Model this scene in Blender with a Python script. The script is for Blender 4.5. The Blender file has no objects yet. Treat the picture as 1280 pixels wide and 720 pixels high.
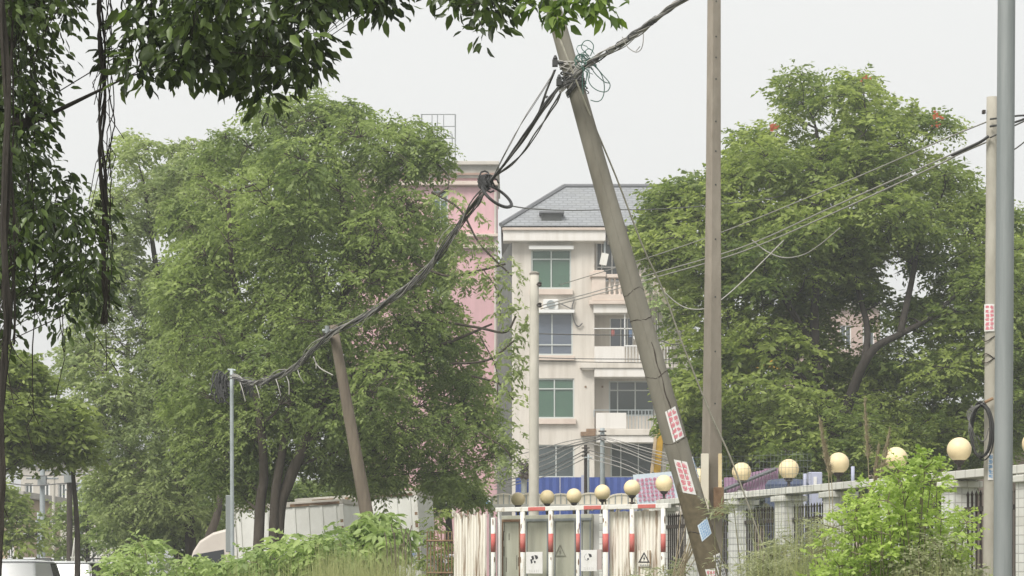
import bpy, math, random
import numpy as np
from mathutils import Vector, Matrix

random.seed(7); np.random.seed(7)
R = math.radians
S = bpy.context.scene
COL = S.collection
F, EYE, HZ = 2900.0, 1.6, 712.0      # focal length in photo pixels, eye height, horizon row

# ------------------------------------------------------------------ camera
cam = bpy.data.cameras.new('camera'); co = bpy.data.objects.new('camera', cam); COL.objects.link(co)
cam.sensor_width = 36; cam.lens = 36 * F / 1280; cam.shift_y = (HZ - 360) / 1280
cam.clip_start = 0.5; cam.clip_end = 4000
co.location = (0, 0, EYE); co.rotation_euler = (R(90), 0, 0)
S.camera = co
# ------------------------------------------------------------------ world (overcast)
w = bpy.data.worlds.new('World'); S.world = w; w.use_nodes = True
nt = w.node_tree; nt.nodes.clear()
SUN_EL, SUN_AZ = R(50), R(214)        # sun behind the camera and to the left, veiled
sky = nt.nodes.new('ShaderNodeTexSky'); sky.sky_type = 'NISHITA'; sky.sun_disc = False
sky.sun_elevation = SUN_EL; sky.sun_rotation = SUN_AZ; sky.dust_density = 4
b1 = nt.nodes.new('ShaderNodeBackground'); b1.inputs[1].default_value = 0.05
b2 = nt.nodes.new('ShaderNodeBackground'); b2.inputs[0].default_value = (0.995, 1.0, 0.985, 1); b2.inputs[1].default_value = 0.366
nt.links.new(sky.outputs[0], b1.inputs[0])
mx = nt.nodes.new('ShaderNodeMixShader'); mx.inputs[0].default_value = 0.96   # cloud cover
nt.links.new(b1.outputs[0], mx.inputs[1]); nt.links.new(b2.outputs[0], mx.inputs[2])
out = nt.nodes.new('ShaderNodeOutputWorld'); nt.links.new(mx.outputs[0], out.inputs[0])
# ------------------------------------------------------------------ sun
sl = bpy.data.lights.new('sun', 'SUN'); sl.energy = 1.5; sl.angle = R(25); sl.color = (1, 0.96, 0.9)
so = bpy.data.objects.new('sun', sl); COL.objects.link(so)
d = Vector((math.sin(SUN_AZ) * math.cos(SUN_EL), math.cos(SUN_AZ) * math.cos(SUN_EL), math.sin(SUN_EL)))
so.rotation_euler = d.to_track_quat('Z', 'Y').to_euler(); so.location = (0, 0, 60)
vs = S.view_settings; vs.view_transform = 'Standard'; vs.look = 'None'; vs.gamma = 1; vs.exposure = 1.4
S.cycles.max_bounces = 8; S.cycles.transparent_max_bounces = 12

# ================================================================== helpers
def P(px, py, Y): return Vector(((px - 640) * Y / F, Y, EYE + (HZ - py) * Y / F))
def PX(px, Y): return (px - 640) * Y / F
def PZ(py, Y): return EYE + (HZ - py) * Y / F

def mat(name, c, rough=0.8, c2=None, scale=3.0, bump=0.0, metal=0.0, detail=6, stretch=None, bscale=None, spec=0.3, lo=.35, hi=.65):
    m = bpy.data.materials.new(name); m.use_nodes = True; n = m.node_tree; N = n.nodes
    b = N['Principled BSDF']; b.inputs['Roughness'].default_value = rough; b.inputs['Metallic'].default_value = metal
    b.inputs['Specular IOR Level'].default_value = spec
    b.inputs['Base Color'].default_value = (*c, 1)
    tc = N.new('ShaderNodeTexCoord'); mp = N.new('ShaderNodeMapping'); n.links.new(tc.outputs['Object'], mp.inputs[0])
    if stretch: mp.inputs['Scale'].default_value = stretch
    if c2:
        t = N.new('ShaderNodeTexNoise'); t.inputs['Scale'].default_value = scale; t.inputs['Detail'].default_value = detail
        t.inputs['Roughness'].default_value = 0.65
        n.links.new(mp.outputs[0], t.inputs[0])
        r = N.new('ShaderNodeMapRange'); r.inputs[1].default_value = lo; r.inputs[2].default_value = hi
        n.links.new(t.outputs[0], r.inputs[0])
        mi = N.new('ShaderNodeMix'); mi.data_type = 'RGBA'; mi.inputs[6].default_value = (*c, 1); mi.inputs[7].default_value = (*c2, 1)
        n.links.new(r.outputs[0], mi.inputs[0]); n.links.new(mi.outputs[2], b.inputs['Base Color'])
    if bump:
        t2 = N.new('ShaderNodeTexNoise'); t2.inputs['Scale'].default_value = bscale or scale * 4; t2.inputs['Detail'].default_value = 5
        n.links.new(mp.outputs[0], t2.inputs[0])
        bu = N.new('ShaderNodeBump'); bu.inputs['Strength'].default_value = bump; bu.inputs['Distance'].default_value = 0.03
        n.links.new(t2.outputs[0], bu.inputs['Height']); n.links.new(bu.outputs[0], b.inputs['Normal'])
    return m

def leafmat(name, dark, light, rough=0.5, trans=0.35, rnd=False, spec=0.35):
    m = bpy.data.materials.new(name); m.use_nodes = True; n = m.node_tree; N = n.nodes
    b = N['Principled BSDF']; b.inputs['Roughness'].default_value = rough; b.inputs['Specular IOR Level'].default_value = spec
    if rnd:
        a = N.new('ShaderNodeObjectInfo'); src = a.outputs['Random']
    else:
        a = N.new('ShaderNodeAttribute'); a.attribute_name = 'tint'; src = a.outputs['Fac']
    mi = N.new('ShaderNodeMix'); mi.data_type = 'RGBA'; mi.inputs[6].default_value = (*dark, 1); mi.inputs[7].default_value = (*light, 1)
    n.links.new(src, mi.inputs[0]); n.links.new(mi.outputs[2], b.inputs['Base Color'])
    t = N.new('ShaderNodeBsdfTranslucent')
    hs = N.new('ShaderNodeHueSaturation'); hs.inputs['Value'].default_value = 1.5; hs.inputs['Saturation'].default_value = 1.1
    n.links.new(mi.outputs[2], hs.inputs['Color']); n.links.new(hs.outputs[0], t.inputs[0])
    s = N.new('ShaderNodeMixShader'); s.inputs[0].default_value = trans
    n.links.new(b.outputs[0], s.inputs[1]); n.links.new(t.outputs[0], s.inputs[2]); n.links.new(s.outputs[0], N['Material Output'].inputs[0])
    return m

def gridmat(name, tile, joint, w_, h_, mortar=0.04, rough=0.35, off=0.0, dirt=None, bumpd=0.004, axis='xz'):
    """square tile grid laid on object coordinates"""
    m = bpy.data.materials.new(name); m.use_nodes = True; n = m.node_tree; N = n.nodes
    b = N['Principled BSDF']; b.inputs['Roughness'].default_value = rough
    tc = N.new('ShaderNodeTexCoord'); sp = N.new('ShaderNodeSeparateXYZ'); n.links.new(tc.outputs['Object'], sp.inputs[0])
    add = N.new('ShaderNodeMath'); add.operation = 'ADD'
    if axis == 'xz':
        n.links.new(sp.outputs[0], add.inputs[0]); n.links.new(sp.outputs[1], add.inputs[1])
    else: n.links.new(sp.outputs[0], add.inputs[0]); add.inputs[1].default_value = 0
    cb = N.new('ShaderNodeCombineXYZ'); n.links.new(add.outputs[0], cb.inputs[0]); n.links.new(sp.outputs[2], cb.inputs[1])
    br = N.new('ShaderNodeTexBrick'); br.offset = off; br.inputs['Scale'].default_value = 1
    br.inputs['Brick Width'].default_value = w_; br.inputs['Row Height'].default_value = h_; br.inputs['Mortar Size'].default_value = mortar * w_
    br.inputs['Color1'].default_value = (*tile, 1); br.inputs['Color2'].default_value = (*[x * .82 for x in tile], 1); br.inputs['Mortar'].default_value = (*joint, 1)
    n.links.new(cb.outputs[0], br.inputs[0])
    col = br.outputs[0]
    if dirt:
        t = N.new('ShaderNodeTexNoise'); t.inputs['Scale'].default_value = 1.3; t.inputs['Detail'].default_value = 8; n.links.new(tc.outputs['Object'], t.inputs[0])
        r = N.new('ShaderNodeMapRange'); r.inputs[1].default_value = .45; r.inputs[2].default_value = .75; r.inputs[4].default_value = .7; n.links.new(t.outputs[0], r.inputs[0])
        mi = N.new('ShaderNodeMix'); mi.data_type = 'RGBA'; mi.inputs[7].default_value = (*dirt, 1)
        n.links.new(r.outputs[0], mi.inputs[0]); n.links.new(col, mi.inputs[6]); col = mi.outputs[2]
    n.links.new(col, b.inputs['Base Color'])
    bu = N.new('ShaderNodeBump'); bu.inputs['Distance'].default_value = bumpd; bu.invert = True; n.links.new(br.outputs['Fac'], bu.inputs['Height']); n.links.new(bu.outputs[0], b.inputs['Normal'])
    return m

def glassmat(name, tint, alpha=0.55, rough=0.08):
    m = bpy.data.materials.new(name); m.use_nodes = True; n = m.node_tree; N = n.nodes
    b = N['Principled BSDF']; b.inputs['Base Color'].default_value = (*tint, 1); b.inputs['Roughness'].default_value = rough; b.inputs['Specular IOR Level'].default_value = 0.8
    t = N.new('ShaderNodeBsdfTransparent'); t.inputs[0].default_value = (*[min(1, x * 2.2 + .25) for x in tint], 1)
    s = N.new('ShaderNodeMixShader'); s.inputs[0].default_value = alpha
    n.links.new(t.outputs[0], s.inputs[1]); n.links.new(b.outputs[0], s.inputs[2]); n.links.new(s.outputs[0], N['Material Output'].inputs[0])
    return m

def basis(d):
    d = Vector(d).normalized(); u = d.cross(Vector((0, 0, 1)))
    if u.length < 1e-3: u = Vector((1, 0, 0))
    u.normalize(); return u, d.cross(u).normalized()

class MB:
    def __init__(s): s.v = []; s.f = []
    def add(s, vs_, fs):
        o = len(s.v); s.v += [tuple(x) for x in vs_]; s.f += [tuple(i + o for i in f) for f in fs]; return s
    def box(s, x0, x1, y0, y1, z0, z1, M=None):
        if x0 > x1: x0, x1 = x1, x0
        if y0 > y1: y0, y1 = y1, y0
        if z0 > z1: z0, z1 = z1, z0
        vv = [Vector(p) for p in ((x0,y0,z0),(x1,y0,z0),(x1,y1,z0),(x0,y1,z0),(x0,y0,z1),(x1,y0,z1),(x1,y1,z1),(x0,y1,z1))]
        if M: vv = [M @ p for p in vv]
        return s.add(vv, [(0,3,2,1),(4,5,6,7),(0,1,5,4),(1,2,6,5),(2,3,7,6),(3,0,4,7)])
    def pbox(s, px0, py0, px1, py1, Y, depth):
        "box whose front face covers a rectangle of the view at distance Y"
        return s.box(PX(px0, Y), PX(px1, Y), Y, Y + depth, PZ(py1, Y), PZ(py0, Y))
    def tube(s, pts, rad, n=8, cap=True, phase=0.0):
        pts = [Vector(p) for p in pts]; k = len(pts)
        if not hasattr(rad, '__len__'): rad = [rad] * k
        o = len(s.v); u0 = None
        for i, p in enumerate(pts):
            dd = (pts[min(i+1, k-1)] - pts[max(i-1, 0)])
            if dd.length < 1e-6: dd = Vector((0,0,1))
            dd.normalize()
            if u0 is None: u0, v0 = basis(dd)
            else:
                u0 = (u0 - dd * u0.dot(dd))
                if u0.length < 1e-4: u0, _ = basis(dd)
                u0.normalize(); v0 = dd.cross(u0)
            for j in range(n):
                a = 2 * math.pi * j / n + phase
                s.v.append(tuple(p + (u0 * math.cos(a) + v0 * math.sin(a)) * rad[i]))
        for i in range(k - 1):
            for j in range(n):
                a = o + i*n + j; b = o + i*n + (j+1) % n
                s.f.append((a, b, b + n, a + n))
        if cap and n > 2:
            s.f.append(tuple(o + j for j in reversed(range(n)))); s.f.append(tuple(o + (k-1)*n + j for j in range(n)))
        return s
    def lathe(s, c, prof, n=12):
        o = len(s.v); c = Vector(c)
        for r, z in prof:
            for j in range(n):
                a = 2 * math.pi * j / n; s.v.append((c.x + r * math.cos(a), c.y + r * math.sin(a), c.z + z))
        for i in range(len(prof) - 1):
            for j in range(n):
                a = o + i*n + j; b = o + i*n + (j+1) % n; s.f.append((a, b, b + n, a + n))
        s.f.append(tuple(o + j for j in reversed(range(n)))); s.f.append(tuple(o + (len(prof)-1)*n + j for j in range(n)))
        return s
    def sphere(s, c, r, n=24, m=16):
        prof = [(max(1e-4, r * math.sin(math.pi * i / m)), -r * math.cos(math.pi * i / m)) for i in range(m + 1)]
        return s.lathe(c, prof, n)
    def prism(s, poly, ax, lo, hi, M=None):
        "extrude a 2D polygon along axis ax"
        n = len(poly); vv = []
        for t in (lo, hi):
            for a, b in poly:
                p = {0: (t, a, b), 1: (a, t, b), 2: (a, b, t)}[ax]; vv.append(M @ Vector(p) if M else Vector(p))
        fs = [tuple(range(n)), tuple(reversed(range(n, 2*n)))] + [(i, i + n, (i+1) % n + n, (i+1) % n) for i in range(n)]
        return s.add(vv, fs)
    def build(s, name, m, parent=None, local=False, smooth=False, bevel=0, base=None, kind=None):
        me = bpy.data.meshes.new(name); o = bpy.data.objects.new(name, me)
        off = Vector((0, 0, 0))
        if parent is not None:
            o.parent = parent
            if not local:
                off = parent.location.copy()
                if parent.parent: off += parent.parent.location
        elif not local:
            if base is None:
                a = np.array(s.v); base = ((a[:,0].min()+a[:,0].max())/2, (a[:,1].min()+a[:,1].max())/2, a[:,2].min())
            off = Vector(base); o.location = off
        me.from_pydata([(x - off.x, y - off.y, z - off.z) for x, y, z in s.v], [], s.f); me.update()
        me.materials.append(m)
        import bmesh
        bm = bmesh.new(); bm.from_mesh(me); bmesh.ops.recalc_face_normals(bm, faces=bm.faces); bm.to_mesh(me); bm.free()
        if smooth: me.polygons.foreach_set('use_smooth', [True] * len(me.polygons))
        COL.objects.link(o)
        if bevel:
            md = o.modifiers.new('bevel', 'BEVEL'); md.width = bevel; md.segments = 2; md.limit_method = 'ANGLE'
        if kind: o['kind'] = kind
        return o

def build_split(mb, name, m, parent, local=False, **kw):
    "one object per connected piece"
    n = len(mb.v); par = list(range(n))
    def find(a):
        while par[a] != a: par[a] = par[par[a]]; a = par[a]
        return a
    for f in mb.f:
        for i in f[1:]: par[find(i)] = find(f[0])
    gr = {}
    for fi, f in enumerate(mb.f): gr.setdefault(find(f[0]), []).append(f)
    out = []
    for fs in gr.values():
        ids = sorted({i for f in fs for i in f}); mp = {k: j for j, k in enumerate(ids)}; q = MB(); q.v = [mb.v[i] for i in ids]; q.f = [tuple(mp[i] for i in f) for f in fs]
        out.append(q.build(name, m, parent, local=local, **kw))
    return out

def tag(o, label, cat=None, group=None, kind=None):
    if label: o['label'] = label
    if cat: o['category'] = cat
    if group: o['group'] = group
    if kind: o['kind'] = kind
    return o
def thing(name, loc, label, cat, group=None, rz=0):
    o = bpy.data.objects.new(name, None); COL.objects.link(o); o.location = loc; o.rotation_euler = (0, 0, rz)
    o.empty_display_size = .2
    return tag(o, label, cat, group)

def spline(pts, n=10):
    pts = [Vector(p) for p in pts]
    if len(pts) < 3: return [pts[0].lerp(pts[-1], i / n) for i in range(n + 1)]
    q = [pts[0] * 2 - pts[1]] + pts + [pts[-1] * 2 - pts[-2]]; r = []
    for i in range(1, len(q) - 2):
        a, b, c, e = q[i-1:i+3]
        for k in range(n):
            t = k / n
            r.append(0.5 * ((2*b) + (c-a)*t + (2*a-5*b+4*c-e)*t*t + (-a+3*b-3*c+e)*t**3))
    r.append(pts[-1]); return r

# ------------------------------------------------------------------ foliage machinery
def inpoly(x, y, poly):
    c = np.zeros(len(x), bool); n = len(poly)
    for i in range(n):
        x0, y0 = poly[i]; x1, y1 = poly[(i+1) % n]
        if y0 == y1: continue
        m = ((y0 > y) != (y1 > y)) & (x < (x1-x0) * (y-y0) / (y1-y0) + x0); c ^= m
    return c
def polydist(x, y, poly):
    dmin = np.full(len(x), 1e9); n = len(poly)
    for i in range(n):
        a = np.array(poly[i], float); b = np.array(poly[(i+1) % n], float); ab = b - a
        t = np.clip(((x-a[0])*ab[0] + (y-a[1])*ab[1]) / (ab @ ab + 1e-9), 0, 1)
        dmin = np.minimum(dmin, np.hypot(x - a[0] - t*ab[0], y - a[1] - t*ab[1]))
    return dmin
def norm(a): return a / (np.linalg.norm(a, axis=-1, keepdims=True) + 1e-9)

def leaf_mesh(name, pos, dirs, nrm, length, width, tint, m, parent=None, shape='rhomb', kind=None):
    "pos base of each leaf; dirs along it; one mesh"
    n = len(pos); nrm = norm(nrm - dirs * np.sum(nrm * dirs, 1, keepdims=True)); side = np.cross(dirs, nrm)
    L = length[:, None]; W = width[:, None]
    if shape == 'rhomb':
        V = np.stack([pos, pos + dirs*L*.45 + side*W*.5, pos + dirs*L - nrm*L*.12, pos + dirs*L*.45 - side*W*.5], 1)
        Fc = np.array([[0,1,2,3]]); 
    else:
        c1 = pos + dirs*L*.3 - nrm*W*.12; c2 = pos + dirs*L*.68 - nrm*W*.14
        V = np.stack([pos, pos+dirs*L*.28+side*W*.46+nrm*W*.05, pos+dirs*L*.66+side*W*.38+nrm*W*.03, pos+dirs*L-nrm*L*.15,
                      pos+dirs*L*.66-side*W*.38+nrm*W*.03, pos+dirs*L*.28-side*W*.46+nrm*W*.05, c1, c2], 1)
        Fc = np.array([[0,1,6,6],[1,2,7,6],[2,3,7,7],[3,4,7,7],[4,5,6,7],[5,0,6,6]])
    k = V.shape[1]; V = V.reshape(-1, 3)
    off = np.zeros(3)
    if parent is not None: off = np.array(parent.location)
    else: off = np.array([V[:,0].mean(), V[:,1].mean(), V[:,2].min()])
    V = V - off
    me = bpy.data.meshes.new(name)
    if shape == 'rhomb':
        idx = (np.arange(n)[:, None] * k + np.array([0,1,2,3])[None]).reshape(-1); st = np.arange(n) * 4; tot = np.full(n, 4)
    else:
        faces = [[0,1,6],[1,2,7,6],[2,3,7],[3,4,7],[4,5,6,7],[5,0,6]]
        flat = np.concatenate([np.array(f) for f in faces]); ln = np.array([len(f) for f in faces])
        idx = (np.arange(n)[:, None] * k + flat[None]).reshape(-1); tot = np.tile(ln, n); st = np.concatenate([[0], np.cumsum(tot)[:-1]])
    me.vertices.add(len(V)); me.vertices.foreach_set('co', V.astype(np.float32).ravel())
    me.loops.add(len(idx)); me.loops.foreach_set('vertex_index', idx.astype(np.int32))
    me.polygons.add(len(st)); me.polygons.foreach_set('loop_start', st.astype(np.int32))
    me.update(calc_edges=True); me.validate()
    at = me.attributes.new('tint', 'FLOAT', 'POINT'); at.data.foreach_set('value', np.repeat(tint, k).astype(np.float32))
    me.materials.append(m)
    o = bpy.data.objects.new(name, me); COL.objects.link(o)
    if parent is not None: o.parent = parent
    else: o.location = off
    if kind: o['kind'] = kind
    return o

def sprays(C, Rr, per, nleaf, leafL, leafW, flat=.65, droop=.3, twig=.3, up=.3, jit=.6, tintc=None):
    "leaf arrays for sprays of leaflets on the shells of clumps"
    m = len(C); C = np.repeat(C, per, 0); Rp = np.repeat(Rr, per); ct = np.repeat(tintc if tintc is not None else np.random.rand(m), per)
    u = np.random.randn(len(C), 3); u[:, 2] += up; u = norm(u)
    r = Rp * (.35 + .65 * np.random.rand(len(C)) ** .45)
    p = C + u * r[:, None] * np.array([1, 1, flat])
    td = norm(u * np.array([1, 1, .35]) + np.random.randn(len(C), 3) * .4 + np.array([0, 0, -droop * .6]))
    sp = p.copy()
    tw = twig * (.7 + .6 * np.random.rand(len(C)))
    p = np.repeat(p, nleaf, 0); td = np.repeat(td, nleaf, 0); tw = np.repeat(tw, nleaf); ct = np.repeat(ct, nleaf)
    k = np.tile(np.arange(nleaf), m * per); t = k / nleaf; sgn = np.where(k % 2 == 0, 1., -1.)
    upv = np.array([0, 0, 1.]); side = norm(np.cross(td, upv))
    pos = p + td * (t * tw)[:, None] + np.array([0, 0, -1.]) * (t**2 * tw * droop)[:, None]
    dr = norm(td * .55 + side * sgn[:, None] + np.random.randn(len(pos), 3) * .3 + np.array([0, 0, -droop]))
    nr = norm(upv + np.random.randn(len(pos), 3) * jit)
    n = len(pos); cs = np.repeat(.72 + .62 * np.random.rand(m) ** 1.3, per * nleaf); L = leafL * cs * (.65 + .7 * np.random.rand(n)); W = leafW * cs * (.65 + .7 * np.random.rand(n))
    tint = np.clip(ct * .65 + .45 * np.random.rand(n) ** 1.3 - .02, 0, 1)
    return pos, dr, nr, L, W, tint, sp

def sample_clumps(poly, Y, depth, n, holes=(), edge=10, seed=1, mind=18):
    rs = np.random.RandomState(seed); a = np.array(poly); pts = []
    lo, hi = a.min(0), a.max(0); tries = 0
    while len(pts) < n and tries < 200:
        tries += 1
        x = rs.uniform(lo[0], hi[0], 200); y = rs.uniform(lo[1], hi[1], 200)
        ok = inpoly(x, y, poly)
        for h in holes: ok &= ~inpoly(x, y, h)
        x, y = x[ok], y[ok]
        if not len(x): continue
        dd = polydist(x, y, poly)
        for h in holes: dd = np.minimum(dd, polydist(x, y, h))
        for i in range(len(x)):
            if dd[i] < edge: continue
            z = rs.uniform(-1, 1) * depth * min(1, (dd[i] / 90) ** .6); rp = dd[i]
            c = (x[i], y[i], z, rp); md_ = mind * (.55 if rp < 16 else .8 if rp < 28 else 1)
            if all((c[0]-q[0])**2 + (c[1]-q[1])**2 + ((c[2]-q[2]) * F / Y * .7)**2 > md_**2 for q in pts): pts.append(c)
            if len(pts) >= n: break
    global DD; DD = np.array([q[3] for q in pts])
    return np.array([tuple(P(x, y, Y + z)) for x, y, z, _ in pts])

def grow(C, limbs, seed=3, rtip=.02):
    "attach each clump centre to the nearest limb node; returns polylines with radii"
    rs = random.Random(seed); nodes = []; out = []
    for pts, r0, r1 in limbs:
        sp = spline(pts, 6); rr = [r0 + (r1 - r0) * i / (len(sp)-1) for i in range(len(sp))]
        out.append((sp, rr, True)); nodes += list(zip(sp, rr))
    todo = [Vector(c) for c in C]
    dist = [min((n[0]-c).length + max(0, n[0].z - c.z + .3) * 1.5 for n in nodes) for c in todo]
    for i in sorted(range(len(todo)), key=lambda i: dist[i]):
        c = todo[i]
        best = min(nodes, key=lambda n: (n[0]-c).length + max(0, n[0].z - c.z + .3) * 1.5)
        a, ra = best; L = (c - a).length
        mid = a.lerp(c, .5) + Vector((rs.uniform(-.12, .12) * L, rs.uniform(-.12, .12) * L, .02 * L))
        sp = spline([a, mid, c], 4); r0 = min(ra * .7, rtip + .018 * L)
        rr = [r0 + (rtip * .5 - r0) * k / (len(sp)-1) for k in range(len(sp))]
        out.append((sp, rr, False)); nodes += list(zip(sp[2:], rr[2:]))
    return out

def jag(poly, seed, amp, step=26):
    rs = random.Random(seed * 7 + 1); out = []; n = len(poly)
    for i in range(n):
        a, b = Vector((*poly[i], 0)), Vector((*poly[(i+1) % n], 0)); L = (b - a).length; k = max(1, round(L / step)); nr_ = Vector((b.y - a.y, a.x - b.x, 0)).normalized() if L > 0 else Vector((0,0,0))
        for j in range(k):
            p_ = a.lerp(b, j / k) + nr_ * rs.uniform(-amp, amp); out.append((p_.x, p_.y))
    return out

def make_tree(name, label, cat, poly, Y, depth, n, Rr, per, nleaf, leafL, leafW, lm, bm_, limbs, holes=(), seed=1, group=None,
              flat=.65, droop=.3, twig=.3, jit=.85, mind=18, shape='rhomb', extra=None, rtip=.02, edge=10):
    C = sample_clumps(jag(poly, seed, 10), Y, depth, n, holes, seed=seed, mind=mind, edge=edge); Dp = DD.copy()
    if extra is not None: C = np.vstack([C, np.array([tuple(P(*e)) for e in extra])]); Dp = np.concatenate([Dp, [8. if e[1] < 300 else 26. for e in extra]])
    base = Vector(limbs[0][0][0])
    root = thing(name, (base.x, base.y, 0), label, cat, group)
    br = grow(C, limbs, seed, rtip)
    t = MB(); b = MB()
    for sp, rr, main in br:
        (t if main else b).tube(sp, rr, 9 if main else 5, cap=main)
    rs = np.random.RandomState(seed); np.random.seed(seed)
    RR = np.minimum(Rr * (.65 + .7 * rs.rand(len(C))), (Dp * 1.05 + 7) * Y / F)
    pos, dr, nr, L, W, ti, sp = sprays(C, RR, per, nleaf, leafL, leafW, flat=flat, droop=droop, twig=twig, jit=jit)
    for i in range(0, len(sp), 7):
        c = Vector(C[i // per]); e = Vector(sp[i]); mid = c.lerp(e, .5) + Vector((0, 0, .05))
        b.tube([c, mid, e], [.012, .009, .004], 3, cap=False)
    t.build('trunk', bm_, root, smooth=True); b.build('branches', bm_, root)
    leaf_mesh('crown', pos, dr, nr, L, W, ti, lm, root, shape=shape)
    return root, C

# ------------------------------------------------------------------ materials
M = {}
M['concrete'] = mat('pole_concrete', (0.3, 0.28, 0.24), .9, (0.22, 0.2, 0.17), 2.5, .35, stretch=(1, 1, .35))
M['concrete_pale'] = mat('pole_concrete_pale', (.60, .57, .50), .9, (.46, .44, .38), 3, .3, stretch=(1, 1, .4))
M['concrete_mid'] = mat('pole_concrete_mid', (.44, .42, .36), .9, (.33, .31, .26), 3, .3, stretch=(1, 1, .4))
M['concrete_warm'] = mat('pole_concrete_warm', (0.34, 0.3, 0.25), .9, (0.25, 0.22, 0.18), 3, .4, stretch=(1, 1, .4))
M['wood'] = mat('weathered_wood', (.21, .175, .135), .95, (.14, .115, .09), 6, .6, stretch=(1, 1, .15))
M['galv'] = mat('galvanised_steel', (.31, .33, .33), .55, (.215, .24, .24), 4, .08, detail=9, metal=.25, stretch=(2, 2, .12))
M['galv_pale'] = mat('pale_steel', (.42, .46, .47), .5, (.33, .37, .38), 5, .05, metal=.2)
M['cable'] = mat('black_cable', (.035, .035, .035), .55, (.06, .06, .06), 8)
M['cable_grey'] = mat('grey_cable', (.16, .155, .15), .6, (.10, .10, .095), 8)
M['cable_white'] = mat('pale_cable', (.42, .40, .37), .6, (.33, .32, .3), 8)
M['cable_green'] = mat('green_wire', (.05, .13, .10), .5)
M['rope'] = mat('old_rope', (.46, .44, .36), .9, (.36, .34, .28), 20)
M['iron'] = mat('black_iron', (.03, .027, .026), .5, (.06, .045, .035), 9)
M['bark'] = mat('bark', (.055, .045, .035), .95, (.09, .075, .06), 8, .7, stretch=(1, 1, .3))
M['bark_dark'] = mat('dark_bark', (.03, .026, .022), .95, (.05, .043, .036), 8, .6, stretch=(1, 1, .3))
M['greenstem'] = mat('green_stem', (.13, .14, .07), .8, (.2, .17, .1), 12)
M['bark_grey'] = mat('grey_bark', (.08, .075, .06), .95, (.12, .11, .09), 8, .7, stretch=(1, 1, .3))
M['tile'] = gridmat('white_wall_tiles', (.84, .85, .81), (.46, .46, .44), .105, .105, .06, dirt=(.58, .56, .48))
M['coping'] = gridmat('coping_tiles', (.80, .80, .74), (.45, .44, .40), .2, .3, .04, dirt=(.64, .62, .54))
M['lamp'] = mat('cream_lamp_globe', (.84, .70, .44), .45, (.74, .59, .35), 4, bump=.02)
M['cream'] = mat('cream_render', (.68, .635, .57), .9, (.50, .455, .395), 1.6, .1, stretch=(1.2, 1.2, .12), lo=.42, hi=.72, detail=9)
M['white'] = mat('white_render', (.77, .74, .70), .85, (.60, .56, .50), 2.2, .05, stretch=(1.2, 1.2, .15), lo=.45, hi=.8, detail=9)
M['shadewall'] = mat('side_render_painted_shade', (.115, .12, .11), .9, (.16, .165, .15), .7, .1)  # cream block's side wall: its shade is put into this dark colour
M['pink'] = mat('pink_render', (.68, .42, .45), .9, (.54, .335, .35), 1.4, .05, stretch=(1, 1, .12), lo=.45, hi=.75, detail=9)
M['roofband'] = mat('grimy_parapet', (.50, .48, .43), .9, (.34, .33, .29), .9, .1, stretch=(1, 1, .3))
M['band'] = mat('cream_band', (.72, .62, .54), .85, (.60, .5, .43), 1)
M['brown'] = mat('brown_trim', (.30, .17, .14), .9, (.4, .28, .22), 2)
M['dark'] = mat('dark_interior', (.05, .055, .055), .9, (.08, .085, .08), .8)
M['alu'] = mat('window_aluminium', (.55, .58, .56), .4, metal=.2)
M['whiteframe'] = mat('white_window_frame', (.78, .78, .76), .5)
M['glassg'] = glassmat('green_glass', (.13, .23, .17), .55)
M['glassb'] = glassmat('blue_glass', (.17, .20, .25), .68)
M['glassd'] = glassmat('dark_glass', (.10, .125, .13), .68)
M['curtain'] = mat('pale_curtain', (.52, .55, .50), .9, (.42, .47, .42), 1.2)
M['curtaing'] = mat('green_curtain', (.22, .48, .36), .9)
M['curtainl'] = mat('lime_curtain', (.35, .45, .25), .9)
M['rooftile'] = gridmat('grey_roof_tiles', (.30, .315, .335), (.19, .2, .21), .42, .17, .07, rough=.7, off=.5, dirt=(.25, .26, .26), bumpd=.02, axis='x')
M['roofedge'] = mat('grey_ridge_tile', (.16, .165, .175), .8)
M['paintw'] = mat('white_gate_paint', (.74, .73, .68), .55, (.42, .36, .26), 9, .15, lo=.56, hi=.74, detail=10, stretch=(1, 1, .5))
M['paintr'] = mat('red_gate_paint', (.60, .12, .11), .65, (.50, .24, .20), 9, hi=.8)
M['rustsheet'] = mat('rust_streaked_sheet', (.82, .79, .71), .7, (.24, .145, .07), 4.5, .1, stretch=(3, 3, .16), lo=.49, hi=.60, detail=10)
M['rust'] = mat('rust', (.17, .10, .06), .9, (.30, .20, .12), 7, .3)
M['greensheet'] = mat('grey_green_door', (.44, .45, .37), .6, (.33, .33, .26), 2.6, .05, stretch=(2, 2, .25), detail=9)
M['paper'] = mat('white_paper', (.78, .77, .76), .9, (.70, .69, .66), 12)
M['paperblue'] = mat('bluish_paper', (.66, .74, .82), .9, (.58, .66, .74), 12)
M['inkr'] = mat('red_ink', (.68, .20, .25), .9)
M['inkb'] = mat('blue_ink', (.20, .38, .62), .9)
M['inkk'] = mat('black_ink', (.05, .05, .055), .9)
M['pinkboard'] = mat('pink_print', (.80, .50, .60), .9, (.70, .66, .76), 7, lo=.4, hi=.6)
M['hoarding'] = mat('blue_hoarding', (.055, .095, .32), .6, (.075, .12, .37), 1.2, .05)
M['post_lilac'] = mat('pale_lilac_post', (.42, .44, .56), .6)
M['canopy'] = mat('cream_canopy', (.86, .80, .68), .6, (.78, .71, .58), 2.5, .05)
M['yellow'] = mat('yellow_steel', (.62, .38, .045), .6, (.48, .28, .04), 4, .1)
M['box'] = mat('white_box_body', (.82, .82, .78), .55, (.70, .70, .65), 1.5, .05)
M['cabpaint'] = mat('pale_cab_paint', (.70, .64, .58), .4, (.64, .58, .52), 2)
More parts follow.
